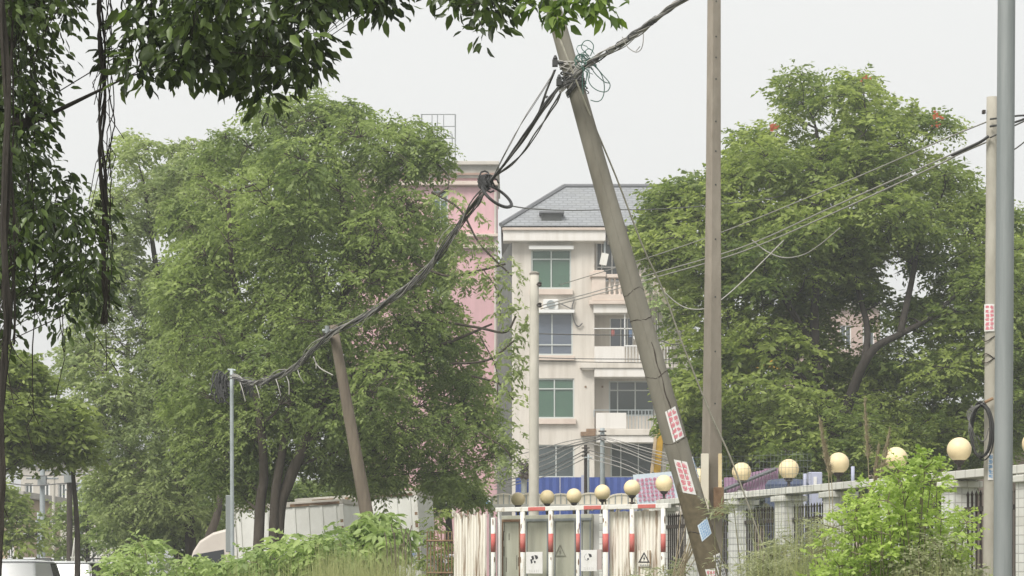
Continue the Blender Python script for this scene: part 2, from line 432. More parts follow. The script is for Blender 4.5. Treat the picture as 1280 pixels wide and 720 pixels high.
M['carwhite'] = mat('white_car_paint', (.80, .81, .82), .2, spec=.6)
M['carglass'] = mat('car_glass', (.02, .025, .03), .08, spec=.8)
M['tyre'] = mat('tyre_rubber', (.02, .02, .02), .85)
M['chrome'] = mat('wheel_alloy', (.5, .5, .52), .35, metal=.8)
M['taill'] = mat('red_lens', (.45, .02, .02), .2)
M['asphalt'] = mat('asphalt', (.05, .05, .05), .9, (.07, .07, .068), 6, .3)
M['line'] = mat('road_paint', (.7, .7, .68), .7)
M['kerb'] = mat('kerb_stone', (.35, .34, .32), .9, (.28, .27, .25), 4, .2)
M['soil'] = mat('ground', (.12, .11, .07), .95, (.07, .09, .035), .35, .4)
M['pave'] = gridmat('pavement_slabs', (.36, .34, .31), (.2, .19, .17), .4, .4, .03, rough=.9)
M['beige'] = mat('beige_wall', (.58, .45, .30), .9, (.50, .40, .28), 1)
M['beige2'] = mat('pale_wall', (.60, .56, .50), .9, (.5, .47, .42), 1)
M['violet'] = mat('lilac_sheet', (.50, .33, .46), .7, (.42, .27, .40), 2)
M['tarp'] = mat('white_tarpaulin', (.78, .78, .76), .8)
M['plume'] = mat('dry_plume', (.36, .31, .21), .95, (.28, .23, .15), 9)
M['grass'] = leafmat('grass_blade', (0.2, 0.24, 0.09), (0.42, 0.43, 0.2), .6, .3)
M['flower'] = mat('orange_flower', (.50, .13, .06), .7)
# foliage colours
M['lf1'] = leafmat('ash_leaf', (0.125, 0.18, 0.055), (0.34, 0.42, 0.14), .55, .46)
M['lf2'] = leafmat('pale_leaf', (0.18, 0.235, 0.1), (0.42, 0.49, 0.2), .6, .46)
M['lf3'] = leafmat('mid_leaf', (0.135, 0.185, 0.05), (0.35, 0.42, 0.125), .55, .46)
M['lf4'] = leafmat('tulip_tree_leaf', (0.1, 0.155, 0.042), (0.37, 0.44, 0.125), .5, .46)
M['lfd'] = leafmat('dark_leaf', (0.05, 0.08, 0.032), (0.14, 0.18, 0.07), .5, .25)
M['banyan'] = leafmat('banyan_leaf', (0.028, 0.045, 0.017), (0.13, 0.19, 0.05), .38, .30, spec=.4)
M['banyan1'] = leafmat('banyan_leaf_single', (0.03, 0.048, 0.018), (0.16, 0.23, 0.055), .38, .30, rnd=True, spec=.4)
M['banyanl'] = leafmat('banyan_young_leaf', (.07, .12, .03), (.25, .36, .08), .4, .45, rnd=True)
M['lime'] = leafmat('lime_leaf', (0.24, 0.34, 0.075), (0.52, 0.64, 0.19), .55, .4)
M['shrub'] = leafmat('shrub_leaf', (0.17, 0.25, 0.085), (0.44, 0.54, 0.21), .55, .38)
M['weed'] = leafmat('weed_leaf', (0.21, 0.24, 0.13), (0.46, 0.48, 0.28), .6, .35)

# ================================================================== SETTING
def sheet(name, x0, x1, y0, y1, z, m):
    o = MB().add([(x0,y0,z),(x1,y0,z),(x1,y1,z),(x0,y1,z)], [(0,1,2,3)]).build(name, m, base=(0, 0, z)); o['kind'] = 'structure'; return o
sheet('ground', -1500, 1500, -200, 3000, 0, M['soil'])
sheet('road', -40, -3.6, 44, 110, .006, M['asphalt'])
for i in range(10):
    x = -38 + i * 3.4
    if x < -5: sheet('lane_line', x, x + 1.6, 56.4, 56.55, .010, M['line'])
p = MB(); p.box(-3.6, -3.3, 44, 110, 0, .13); o = p.build('kerb', M['kerb'], bevel=.02); o['kind'] = 'structure'
p = MB(); p.box(-3.3, 9, 80, 106, 0, .12); o = p.build('pavement', M['pave']); o['kind'] = 'structure'

# ================================================================== CREAM BUILDING  (front at 110 m)
BY = 110.0
def xz(px, py, Y=BY): return PX(px, Y), PZ(py, Y)
bld = thing('apartment_building', (PX(700, BY), BY, 0), 'cream four-storey apartment block with grey hipped roof and green-glazed windows', 'building')
GB = 800
def wall(mb, rect, holes, Y, th):
    xs = sorted({rect[0], rect[2], *[h[0] for h in holes], *[h[2] for h in holes]}); ys = sorted({rect[1], rect[3], *[h[1] for h in holes], *[h[3] for h in holes]})
    for i in range(len(xs) - 1):
        run = None
        for j in range(len(ys) - 1):
            cx, cy = (xs[i] + xs[i+1]) / 2, (ys[j] + ys[j+1]) / 2
            hole = any(h[0] < cx < h[2] and h[1] < cy < h[3] for h in holes)
            if not hole:
                run = (ys[j], ys[j+1]) if run is None else (run[0], ys[j+1])
            if hole or j == len(ys) - 2:
                if run: mb.pbox(xs[i], run[0], xs[i+1], run[1], Y, th); run = None
def yb(z, Y=BY): return HZ - (z - EYE) * F / Y
w_open = [(664, 312, 714, 361), (664, 391, 716, 444), (664, 473, 718, 523), (664, 556, 718, 597)]
mb = MB(); wall(mb, (640, 300, 743, yb(0)), w_open, BY, .3); mb.build('front_wall', M['cream'], bld)
r_open = [(745, 300, 778, 352), (762, 397, 792, 434), (761, 476, 818, 520), (763, 553, 822, 597)]
mb = MB(); wall(mb, (743, 298, 862, yb(0)), r_open, BY + 1.2, .3); mb.box(PX(743, BY)-.25, PX(743, BY), BY+.303, BY+1.197, 0, PZ(300, BY)); mb.build('recessed_wall', M['cream'], bld)
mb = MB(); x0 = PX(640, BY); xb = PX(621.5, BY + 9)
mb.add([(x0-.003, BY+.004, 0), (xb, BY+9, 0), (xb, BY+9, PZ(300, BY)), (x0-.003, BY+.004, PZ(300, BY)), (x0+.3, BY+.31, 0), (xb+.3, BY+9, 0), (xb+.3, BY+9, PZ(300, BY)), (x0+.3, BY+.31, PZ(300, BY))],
       [(0,1,2,3),(4,7,6,5),(3,2,6,7),(0,4,5,1),(0,3,7,4),(1,5,6,2)]); mb.build('side_wall', M['shadewall'], bld)
# storey shading interior
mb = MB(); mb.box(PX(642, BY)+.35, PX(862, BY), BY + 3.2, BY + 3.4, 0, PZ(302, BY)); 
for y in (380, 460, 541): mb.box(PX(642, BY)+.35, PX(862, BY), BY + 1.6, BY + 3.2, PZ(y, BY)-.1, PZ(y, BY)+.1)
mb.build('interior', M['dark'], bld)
# eaves and roof
mb = MB(); mb.pbox(629, 287, 757, 301, BY - .55, 1.0); mb.box(PX(760, BY), PX(866, BY), BY+.5, BY+1.5, PZ(301, BY), PZ(291, BY))
mb.build('eaves_fascia', M['white'], bld, bevel=.02)
mb = MB(); mb.pbox(628, 284, 758, 287.5, BY - .65, 1.0); mb.build('gutter', M['band'], bld, bevel=.02)
zE = PZ(285, BY); zR = PZ(234, BY + 5); xL = PX(626, BY); xRr = PX(870, BY); xa = PX(705, BY + 5)
mb = MB(); a = (xL, BY - .7, zE); b = (xRr, BY - .7, zE); c = (xRr, BY + 5, zR); e = (xa, BY + 5, zR); bk = (xL, BY + 10, zE); bk2 = (xRr, BY + 10, zE)
mb.add([a, b, c, e, bk, bk2], [(0,1,2,3), (0,3,4), (3,2,5,4), (1,5,2), (0,4,5,1)]); roof = mb.build('roof', M['rooftile'], bld)
mb = MB(); mb.tube([Vector(a)+Vector((0,0,.05)), Vector(e)+Vector((0,0,.05))], .11, 6); mb.tube([Vector(e)+Vector((0,0,.06)), Vector(c)+Vector((0,0,.06))], .11, 6); build_split(mb, 'ridge_tiles', M['roofedge'], bld)
def onroof(px, Y): return zE + (Y - (BY - .7)) / 5.7 * (zR - zE)
mb = MB(); mb.box(PX(677, BY), PX(702, BY), BY + .0, BY + .9, onroof(0, BY)-.05, onroof(0, BY) + .36); mb.build('roof_vent', M['dark'], bld)
mb = MB(); mb.box(PX(674, BY), PX(705, BY), BY - .15, BY + 1.1, onroof(0, BY) + .364, onroof(0, BY) + .44); mb.build('vent_cap', M['roofedge'], bld)
# windows: (rect, mullions, transom, glass, hood, sill)
def window(rect, mull, trans, Y, gl, parent, fr='alu', hood=None, sill=None, t=.07, curtains=()):
    x0, y0, x1, y1 = rect
    f = MB(); tp = t * F / Y
    for r in ((x0, y0, x1, y0+tp), (x0, y1-tp, x1, y1), (x0, y0+tp, x0+tp, y1-tp), (x1-tp, y0+tp, x1, y1-tp)): f.pbox(*r, Y + .06, .1)
    fo = f.build('window', M[fr], parent)
    xs = [x0+tp] + list(mull) + [x1-tp]; ys = [y0+tp] + ([trans] if trans else []) + [y1-tp]
    mm = MB()
    for x in mull: mm.pbox(x-tp*.4, y0+tp, x+tp*.4, y1-tp, Y + .07, .07)
    if trans: mm.pbox(x0+tp, trans-tp*.4, x1-tp, trans+tp*.4, Y + .055, .07)
    if mm.v:
        o = mm.build('mullion', M[fr], None, local=True); o.data.transform(Matrix.Translation(-parent.location)); o.parent = fo
    for i in range(len(xs)-1):
        for j in range(len(ys)-1):
            g = MB(); g.pbox(xs[i], ys[j], xs[i+1], ys[j+1], Y + .11, .012)
            o = g.build('pane', M[gl], None, local=True); o.data.transform(Matrix.Translation(-parent.location)); o.parent = fo
    for cx0, cy0, cx1, cy1, cm in curtains:
        g = MB(); n = 8
        for k in range(n):
            g.pbox(cx0+(cx1-cx0)*k/n, cy0, cx0+(cx1-cx0)*(k+1)/n, cy1, Y + .30 + .04*(k % 2), .02)
        o = g.build('curtain', M[cm], None, local=True); o.data.transform(Matrix.Translation(-parent.location)); o.parent = fo
    if sill: g = MB(); g.pbox(*sill, Y - .18, .178); g.build('window_sill', M['band'], parent, bevel=.01)
    if hood: g = MB(); g.pbox(*hood, Y - .35, .348); g.build('window_hood', M['whiteframe'], parent, bevel=.01)
    return fo
window((664,312,714,361), [689], 324, BY, 'glassg', bld, hood=(661,307,717,311.5), sill=(662,361.2,716,368), curtains=[(667,325,688,359,'curtain'),(698,327,711,344,'curtaing'),(703,352,711,359,'curtain')])
window((664,391,716,444), [690], 431, BY, 'glassb', bld, hood=(668,387,718,391), sill=(662,444.2,718,450), curtains=[(706,426,713,442,'curtaing'),(667,393,688,430,'curtain')])
window((664,473,718,523), [693], 486, BY, 'glassg', bld, sill=(662,523.2,720,530), curtains=[(668,488,692,499,'curtainl'),(696,511,706,522,'curtainl'),(668,475,714,484,'curtaing')])
window((664,556,718,597), [695], None, BY, 'glassd', bld, curtains=[(666,558,680,575,'curtain'),(700,558,714,580,'curtain')])
window((745,300,778,352), [752, 765], 334, BY + 1.2, 'glassd', bld, 'whiteframe')
window((762,397,792,434), [776, 784], 411, BY + 1.2, 'glassb', bld, 'whiteframe', t=.06)
window((761,476,818,520), [772, 794], 488, BY + 1.2, 'glassd', bld, 'alu', curtains=[(763,479,771,518,'curtain'),(796,490,806,518,'curtain')])
window((763,553,822,597), [776, 798], None, BY + 1.2, 'glassd', bld, 'alu')
# top balcony
BF = BY - .35
mb = MB(); mb.pbox(740, 346, 757, 367.8, BF, .6); mb.build('balcony_pedestal', M['band'], bld, bevel=.02)
mb = MB(); mb.pbox(737.5, 340, 757.6, 345.8, BF - .1, .8); mb.pbox(742, 337.5, 755, 340, BF, .6); mb.build('pedestal_cap', M['band'], bld, bevel=.02)
mb = MB(); mb.pbox(758, 342.5, 838, 347, BF, .4); mb.build('balustrade_rail', M['band'], bld, bevel=.02)
mb = MB(); mb.pbox(737, 375.5, 842, 380, BF - .1, 1.5); mb.pbox(740, 368, 840, 375.3, BF, 1.4); mb.build('balcony_slab', M['band'], bld, bevel=.015)
mb = MB(); mb.pbox(742, 380.3, 784, 391, BF + .05, 1.1); mb.build('awning_box', M['white'], bld, bevel=.01)
h = (368 - 347) * BF / F
bal = MB(); prof = [(.06,0),(.06,.05*h/.8),(.04,.08),(.085,.28*h),(.09,.38*h),(.05,.62*h),(.035,.78*h),(.055,.86*h),(.06,.93*h),(.06,h-.003)]
bal.lathe((0,0,0), prof, 10); b0 = None
for i in range(12):
    x = PX(762.3 + i * 6.35, BF); 
    if b0 is None: b0 = bal.build('baluster', M['band'], bld, local=True, smooth=True); o = b0
    else: o = b0.copy(); COL.objects.link(o)
    o.location = Vector((x, BF + .2, PZ(368, BF) + .002)) - bld.location
# middle balcony
mb = MB(); mb.pbox(743, 433, 781, 453, BF, .15); mb.build('balcony_panel', M['white'], bld, bevel=.01)
mb = MB(); mb.pbox(725, 453.3, 850, 460, BF - .05, 1.5); mb.pbox(728, 460, 742.5, 462, BF, 1.3); mb.build('balcony_slab', M['cream'], bld, bevel=.02)
mb = MB(); mb.pbox(743, 460.4, 850, 471, BF + .02, 1.0); mb.build('slab_fascia', M['white'], bld, bevel=.01)
mb = MB(); mb.pbox(781.5, 431.5, 840, 433, BF, .05)
for i in range(15): mb.pbox(783 + i*3.9, 433.2, 784 + i*3.9, 453, BF + .01, .03)
mb.build('balcony_railing', M['whiteframe'], bld)
mb = MB(); mb.pbox(780.3, 391.5, 781.6, 432.8, BF+.2, .05); mb.pbox(742, 410, 800, 411, BF+.2, .04); build_split(mb, 'awning_pole', M['whiteframe'], bld)
cols_ = [mat('laundry_blue', (.2, .28, .42), .9), mat('laundry_white', (.75, .74, .72), .9), mat('laundry_red', (.45, .16, .14), .9)]
for k, (x, w_, h_) in enumerate(((786, 4, 9), (791.5, 5, 12), (764, 4, 8), (797.5, 4, 10))):
    mb = MB(); n = 5; v = []
    for i in range(n+1): u = i/n; v += [tuple(P(x + w_*u, 412, BF+.25 + .03*math.sin(i*2.)))] + [tuple(P(x + w_*u, 412 + h_ + .5*math.sin(i*3.), BF+.25 + .05*math.sin(i*2.)))]
    mb.add(v, [(2*i, 2*i+2, 2*i+3, 2*i+1) for i in range(n)]); tag(mb.build('garment', cols_[k % 3]), ('small blue garment on the middle balcony line, left of the white one', 'white garment hung on the middle balcony line', 'small red garment hung at the left end of the middle balcony line', 'blue garment at the right end of the middle balcony line')[k], 'laundry', 'laundry on the middle balcony')
# lower balcony
mb = MB(); mb.pbox(745, 516, 783, 536, BF, .15); mb.build('balcony_panel', M['white'], bld, bevel=.01)
mb = MB(); mb.pbox(741, 536.3, 850, 544, BF - .05, 1.5); mb.build('balcony_slab', M['cream'], bld, bevel=.02)
mb = MB(); mb.pbox(745, 544.4, 850, 553, BF + .02, 1.0); mb.build('slab_fascia', M['white'], bld, bevel=.01)
mb = MB(); mb.pbox(742, 512, 850, 513, BF, .05); mb.pbox(742, 513.2, 743.2, 521, BF, .05)
for i in range(14): mb.pbox(785 + i*4.2, 513.2, 786 + i*4.2, 536, BF + .01, .03)
mb.build('balcony_railing', M['galv_pale'], bld)
mb = MB(); mb.box(PX(726, BF-.2), PX(744.5, BF-.2), BF-.2, BF+.3, PZ(545, BF), PZ(540, BF)); mb.box(PX(733, BF-.2), PX(745, BF-.2), BF-.1, BF+.2, PZ(540, BF)+.003, PZ(536, BF)); mb.build('rusty_tray', M['rust'], bld)
# air conditioner + its bracket + pipes
mb = MB(); mb.pbox(679, 374, 698, 387, BY - .35, .33); mb.build('air_conditioner', M['whiteframe'], bld, bevel=.03)
mb = MB(); mb.tube([P(688.5, 380.5, BY - .36), P(688.5, 380.5, BY - .40)], .2, 16); mb.build('fan_grille', M['galv_pale'], bld)
mb = MB(); mb.tube(spline([P(699, 379, BY-.1), P(708, 383, BY-.1), P(718, 388, BY-.1)]), .03, 6)
mb.tube(spline([P(718, 374, BY-.1), P(715, 386, BY-.1), P(718, 402, BY-.1), P(723, 408, BY-.1), P(728, 404, BY-.1)]), .035, 6); mb.build('drain_hose', M['cable_grey'], bld)
mb = MB(); mb.tube([P(756, 300, BY-.3), P(756, 318, BY-.3), P(753.5, 335, BY-.3)], .045, 6); mb.build('downpipe', M['galv_pale'], bld)
mb = MB(); mb.box(-.17, .17, -.05, .05, -.28, .28, Matrix.Translation(P(755, 324, BY-.4)) @ Matrix.Rotation(R(12), 4, 'Y')); mb.build('balcony_lantern', M['paintw'], bld)
mb = MB(); mb.pbox(818, 396, 851, 436, BY + .55, .6); mb.build('side_room', M['beige2'], bld)
window((821,400,838,430), [829], 412, BY + .45, 'glassd', bld, 'whiteframe')
for x in (732, 753):
    mb = MB(); mb.tube([P(x, 483.5, BY - .03 + (1.2 if x > 743 else 0)), P(x, 483.5, BY + .03 + (1.2 if x > 743 else 0))], .055, 8); mb.build('wall_vent', M['rust'], bld)
# vine on the balcony
rs = np.random
C = np.array([tuple(P(x, y, BY - .7)) for x, y in ((812,352),(822,368),(834,372),(845,388),(820,384),(838,352),(850,366))])
vn = thing('climbing_plant', (C[0][0], BY - .7, 0), 'flowering climber spilling over the top balcony of the cream block', 'plant')
a = sprays(C, np.full(len(C), .55), 22, 8, .16, .1); leaf_mesh('foliage', *a[:6], M['shrub'], vn)
mb = MB()
for c in C: mb.tube(spline([(c[0], BY-.7, 0), (c[0]+.2, BY-.75, c[2]*.5), tuple(c)], 6), .02, 4)
build_split(mb, 'stem', M['bark_grey'], vn)

# ================================================================== PINK BUILDING (125 m)
QY = 126.0
pk = thing('pink_building', (PX(560, QY), QY, 0), 'pink block with cream bands and stained parapet behind the big left tree', 'building')
mb = MB(); wall(mb, (430, 222, 621, yb(0, QY)), [(541,238,560,285),(541,318,560,372),(541,400,560,455)], QY, .4)
mb.box(PX(430, QY), PX(621, QY), QY + 10, QY + 10.4, 0, PZ(222, QY)); mb.build('wall', M['pink'], pk)
mb = MB(); mb.box(PX(621, QY) - .4, PX(621, QY), QY + .403, QY + 9.997, 0, PZ(222, QY)); mb.build('side_wall', M['pink'], pk)
mb = MB(); mb.pbox(428, 206, 622, 222, QY - .2, 11); mb.build('parapet', M['roofband'], pk)
mb = MB(); mb.pbox(426, 201, 624, 205.8, QY - .45, 11.6); mb.build('parapet_cap', M['beige2'], pk, bevel=.03)
mb = MB(); mb.pbox(428, 216, 622, 218.5, QY - .32, .12); mb.build('dark_trim', M['brown'], pk)
mb = MB(); mb.pbox(428, 226, 622.5, 231, QY - .35, .349); mb.pbox(428, 292, 622.5, 295.5, QY - .4, .399); mb.pbox(428, 306, 622.5, 310, QY - .3, .299); mb.build('cornice_band', M['band'], pk, bevel=.02)
mb = MB(); mb.pbox(428, 231.2, 622, 233.5, QY - .12, .119); mb.pbox(428, 310.2, 622, 312, QY - .1, .099); mb.build('lower_trim', M['brown'], pk)
for r in ((541,238,560,285),(541,318,560,372),(541,400,560,455)):
    window(r, [550.5], r[1]+12, QY, 'glassg', pk, 'alu', sill=(539, r[3]+.3, 562, r[3]+3))
mb = MB(); mb.tube([P(619.3, 240, QY-.1), P(619.3, 600, QY-.1)], .07, 8); mb.build('downpipe', M['beige2'], pk)
mb = MB(); mb.box(PX(432, QY), PX(619, QY), QY + 2, QY + 2.2, 0, PZ(226, QY)); mb.build('interior', M['dark'], pk)
# sign frame on its roof
sf = thing('rooftop_sign_frame', (PX(548, QY), QY + 1, PZ(201, QY)), 'empty thin steel grid frame standing on the roof of the pink block', 'sign frame')
mb = MB()
for x in (527, 540, 547, 554.5, 569): mb.tube([P(x, 143, QY+1), P(x if x != 547 else 546, 200.8 if x in (527, 569) else 186, QY+1)], .04 if x in (527, 569) else .025, 5)
build_split(mb, 'upright', M['galv'], sf)
mb = MB()
for y in (143, 158, 173, 186): mb.tube([P(526, y, QY+1), P(569.5, y, QY+1)], .028, 5)
mb.tube([P(562, 166, QY+1), P(565, 168, QY+1), P(565.5, 182, QY+1)], .03, 5)
build_split(mb, 'crossbar', M['galv'], sf)

# ================================================================== far buildings
def simple_block(name, label, x0, x1, top, Y, wm, rows, cols, depth=9, roof=None):
    b = thing(name, (PX((x0+x1)/2, Y), Y, 0), label, 'building')
    mb = MB(); bot = yb(0, Y)
    holes = []; W = x1 - x0; H = (bot - top)
    for r_ in range(rows):
        for c_ in range(cols):
            hx = x0 + W * (c_ + .25) / cols; hy = top + H * (r_ + .3) / rows
            holes.append((hx, hy, hx + W * .5 / cols, hy + H * .42 / rows))
    wall(mb, (x0, top, x1, bot), holes, Y, .3); mb.build('wall', wm, b)
    mb = MB(); X0, X1, Z = PX(x0, Y), PX(x1, Y), PZ(top, Y)
    mb.box(X0, X0+.3, Y+.303, Y+depth, 0, Z); mb.box(X1-.3, X1, Y+.303, Y+depth, 0, Z); mb.box(X0+.303, X1-.303, Y+depth-.3, Y+depth, 0, Z); mb.box(X0+.303, X1-.303, Y+1.5, Y+1.7, 0, Z-.1)
    mb.build('side_wall', wm, b)
    mb = MB(); mb.box(X0-.3, X1+.3, Y-.3, Y+depth+.3, Z, Z+.25); mb.build('roof_slab', roof or M['roofband'], b)
    for h in holes: window(h, [(h[0]+h[2])/2], None, Y, 'glassd', b, 'whiteframe')
    return b
simple_block('house', 'beige rendered house seen low between trees at far left', -30, 22, 622, 95, M['beige'], 1, 3)
simple_block('house', 'pale two-storey house behind the utility poles at left', 26, 150, 578, 120, M['beige2'], 2, 6, roof=M['roofedge'])
simple_block('apartment_building', 'pale pink block glimpsed through the right-hand tree', 985, 1100, 385, 135, mat('dusty_pink_render', (.55, .42, .37), .9, (.48, .37, .33), .6), 5, 4)
simple_block('house', 'small tan house behind the globe lamps right of the straight pole', 950, 982, 566, 90, mat('tan_render', (.42, .34, .27), .9), 1, 1, 6)
simple_block('house', 'brownish pink house at the right edge behind the steel pole', 1262, 1400, 505, 62, mat('brown_pink_render', (.33, .26, .23), .9, (.40, .33, .28), 1), 1, 3, 8)
yl = thing('banner', (PX(955, 80), 80, 0), 'yellow canvas banner on poles glimpsed through the right tree leaves', 'banner')
mb = MB(); mb.pbox(930, 440, 975, 462, 80, .05); mb.build('canvas', M['yellow'], yl)
mb = MB(); [mb.tube([(PX(x, 80), 80.05, 0), P(x, 438, 80.05)], .05, 6) for x in (931, 974)]; build_split(mb, 'pole', M['galv'], yl)
# ================================================================== blue hoarding
hb = thing('site_hoarding', (PX(730, 78), 78, 0), 'deep blue sheet hoarding in front of the cream apartment block', 'hoarding')
xs = [644, 668, 700, 729, 753, 790, 822]
for i in range(len(xs)-1):
    mb = MB(); X0, X1 = PX(xs[i], 78)+.01, PX(xs[i+1], 78)-.01; n = max(4, int((X1-X0)/.12))
    zt = PZ(596.5, 78)
    vv = []; 
    for k in range(n+1):
        x = X0 + (X1-X0)*k/n; y = 78 + (.03 if k % 2 else 0); vv += [(x, y, 0), (x, y, zt)]
    mb.add(vv, [(2*k, 2*k+2, 2*k+3, 2*k+1) for k in range(n)]); mb.build('panel', M['hoarding'], hb)
for x, w_ in ((654, 5), (729, 5), (753, 5), (794, 5)):
    mb = MB(); mb.pbox(x-w_/2, 594, x+w_/2, yb(0, 77.9), 77.85, .12); mb.build('post', M['post_lilac'], hb)

# ================================================================== canopy behind the lamps
cp = thing('canopy', (PX(720, 56), 56, 0), 'cream barrel-vaulted canopy roof just behind the left row of globe lamps', 'canopy')
def arch(px0, px1, Y0, Y1, ztop, zeave, n=10):
    X0, X1 = PX(px0, Y0), PX(px1, Y0); v = []; cx, hw = (X0+X1)/2, (X1-X0)/2
    for Yk in (Y0, Y1):
        for th_ in (0, .04):
            for k in range(n+1):
                a = math.pi * k / n; v.append((cx - math.cos(a)*(hw-th_), Yk, zeave + math.sin(a)*(ztop-zeave-th_)))
    m = n+1; f = []
    for k in range(n):
        f += [(k, k+1, 2*m+k+1, 2*m+k), (m+k+1, m+k, 3*m+k, 3*m+k+1), (k+1, k, m+k, m+k+1), (2*m+k, 2*m+k+1, 3*m+k+1, 3*m+k)]
    return v, f
e_ = [612, 647, 683, 719, 757, 797, 838]
for i in range(6):
    mb = MB(); mb.add(*arch(e_[i]+.5, e_[i+1]-.5, 54, 64, 3.38 + .02*(i % 2), 3.22)); mb.build('roof_bay', M['canopy'], cp, smooth=False)
    mb = MB(); n_ = 10; X0, X1 = PX(e_[i]+1, 54), PX(e_[i+1]-1, 54); fr = []
    for k in range(n_+1):
        u = k/n_; fr += [(X0+(X1-X0)*u, 54.02 + .0, 3.121), (X0+(X1-X0)*u, 54.02, 3.225+(.15+.02*(i % 2))*math.sin(math.pi*u)**.7)]
    mb.add(fr, [(2*k, 2*k+2, 2*k+3, 2*k+1) for k in range(n_)]); mb.build('front_sheet', M['canopy'], cp)
    mb = MB()
    for k in range(5):
        t = (k+.5)/5; mb.tube([(PX(e_[i]+ (e_[i+1]-e_[i])*t, 54), 54.0, 3.1), (PX(e_[i]+(e_[i+1]-e_[i])*t, 54), 54.0, 3.22+.14*math.sin(math.pi*t))], .012, 5)
    build_split(mb, 'rib', M['galv_pale'], cp)
mb = MB(); mb.box(PX(612, 54), PX(838, 54), 53.9, 54.02, 3.0, 3.12); mb.build('eaves_beam', M['paintw'], cp)
for x in (614, 690, 765, 836):
    for Y in (54.1, 63.5): mb = MB(); mb.tube([(PX(x, 54), Y, 0), (PX(x, 54), Y, 3.0)], .05, 8); mb.build('post', M['paintw'], cp)

# ================================================================== utility poles
def pole(name, label, a, b, ra, rb, m, n=16, group=None, cat='utility pole', bow=None):
    "tapered round pole from ground point a to top b"
    a, b = Vector(a), Vector(b); t = thing(name, (a.x, a.y, 0), label, cat, group)
    k = 14; pts = []
    for i in range(k+1):
        s_ = i/k; p_ = a.lerp(b, s_)
        if bow: p_ += Vector(bow) * math.sin(math.pi*s_)
        pts.append(p_)
    mb = MB(); mb.tube(pts, [ra + (rb-ra)*i/k for i in range(k+1)], n); mb.build('shaft', m, t, smooth=True)
    return t, pts
def ground_hit(p, q, z=-.3):
    "extend the line p->q to height z"
    t = (z - p.z) / (q.z - p.z); return p + (q - p) * t
# --- leaning concrete pole
LA, LB = P(886, 700, 28), P(703, 50, 28)
LG = ground_hit(LB, LA, -.2); LT = LA + (LB - LA) * 1.14
# shaft material: mud-stained foot
mm = mat('leaning_pole_concrete', (.26, .245, .205), .92, (.165, .152, .122), 2.2, .55, stretch=(1, 1, .3))
N_ = mm.node_tree; bs = N_.nodes['Principled BSDF']; src = bs.inputs['Base Color'].links[0].from_socket
tc = N_.nodes.new('ShaderNodeTexCoord'); sx = N_.nodes.new('ShaderNodeSeparateXYZ'); N_.links.new(tc.outputs['Object'], sx.inputs[0])
nz = N_.nodes.new('ShaderNodeTexNoise'); nz.inputs['Scale'].default_value = 5; nz.inputs['Detail'].default_value = 8; N_.links.new(tc.outputs['Object'], nz.inputs[0])
ad = N_.nodes.new('ShaderNodeMath'); ad.operation = 'MULTIPLY_ADD'; ad.inputs[1].default_value = 1.1; N_.links.new(nz.outputs[0], ad.inputs[0]); N_.links.new(sx.outputs[2], ad.inputs[2])
mr = N_.nodes.new('ShaderNodeMapRange'); mr.inputs[1].default_value = PZ(612, 28) + .52; mr.inputs[2].default_value = PZ(612, 28) + .60; mr.inputs[3].default_value = .92; mr.inputs[4].default_value = 0
N_.links.new(ad.outputs[0], mr.inputs[0])
n2 = N_.nodes.new('ShaderNodeTexNoise'); n2.inputs['Scale'].default_value = 14; n2.inputs['Detail'].default_value = 8; N_.links.new(tc.outputs['Object'], n2.inputs[0])
c2_ = N_.nodes.new('ShaderNodeMix'); c2_.data_type = 'RGBA'; c2_.inputs[6].default_value = (.045, .034, .02, 1); c2_.inputs[7].default_value = (.20, .165, .10, 1); N_.links.new(n2.outputs[0], c2_.inputs[0])
mi = N_.nodes.new('ShaderNodeMix'); mi.data_type = 'RGBA'; N_.links.new(mr.outputs[0], mi.inputs[0]); N_.links.new(src, mi.inputs[6]); N_.links.new(c2_.outputs[2], mi.inputs[7]); N_.links.new(mi.outputs[2], bs.inputs['Base Color'])
lp, lpts = pole('utility_pole', 'leaning cracked concrete pole with red and white posters and muddy foot', LG, LT, .178, .092, mm, 24)
axis = (LT - LG).normalized(); Llen = (LT - LG).length
def lrad(s): return .178 + (.092 - .178) * s / Llen
fwd = Vector((0, -1, 0)); fu = (fwd - axis * fwd.dot(axis)).normalized(); fs = fu.cross(axis).normalized()
if fs.x < 0: fs = -fs
def lpt(s, ang, dr=0): return LG + axis * s + (fu * math.cos(ang) + fs * math.sin(ang)) * (lrad(s) + dr)
def s_at(py): z = PZ(py, 28); return (z - LG.z) / axis.z
mb = MB()
for py, am in ((365, .03), (400, .015), (470, .03), (552, .02), (664, .03)):
    s0 = s_at(py); mb.tube([lpt(s0 + am * math.sin(a * 2.3 + py) + random.uniform(-.008, .008), a, -.001) for a in [x * .2 - 1.9 for x in range(20)]], [random.uniform(.003, .008) for _ in range(20)], 4)
s0, s1 = s_at(520), s_at(430)
mb.tube([lpt(s0 + (s1 - s0)*k/12, .25 + .06*math.sin(k*1.3), -.001) for k in range(13)], [random.uniform(.003, .011) for _ in range(13)], 4)
mb.build('crack', M['bark'], lp)['kind'] = 'stuff'
mb = MB(); mb.tube([lpt(s_at(30) + (s_at(600) - s_at(30))*k/20, -.05, -.002) for k in range(21)], .0085, 6); mb.build('mould_seam', mm, lp)
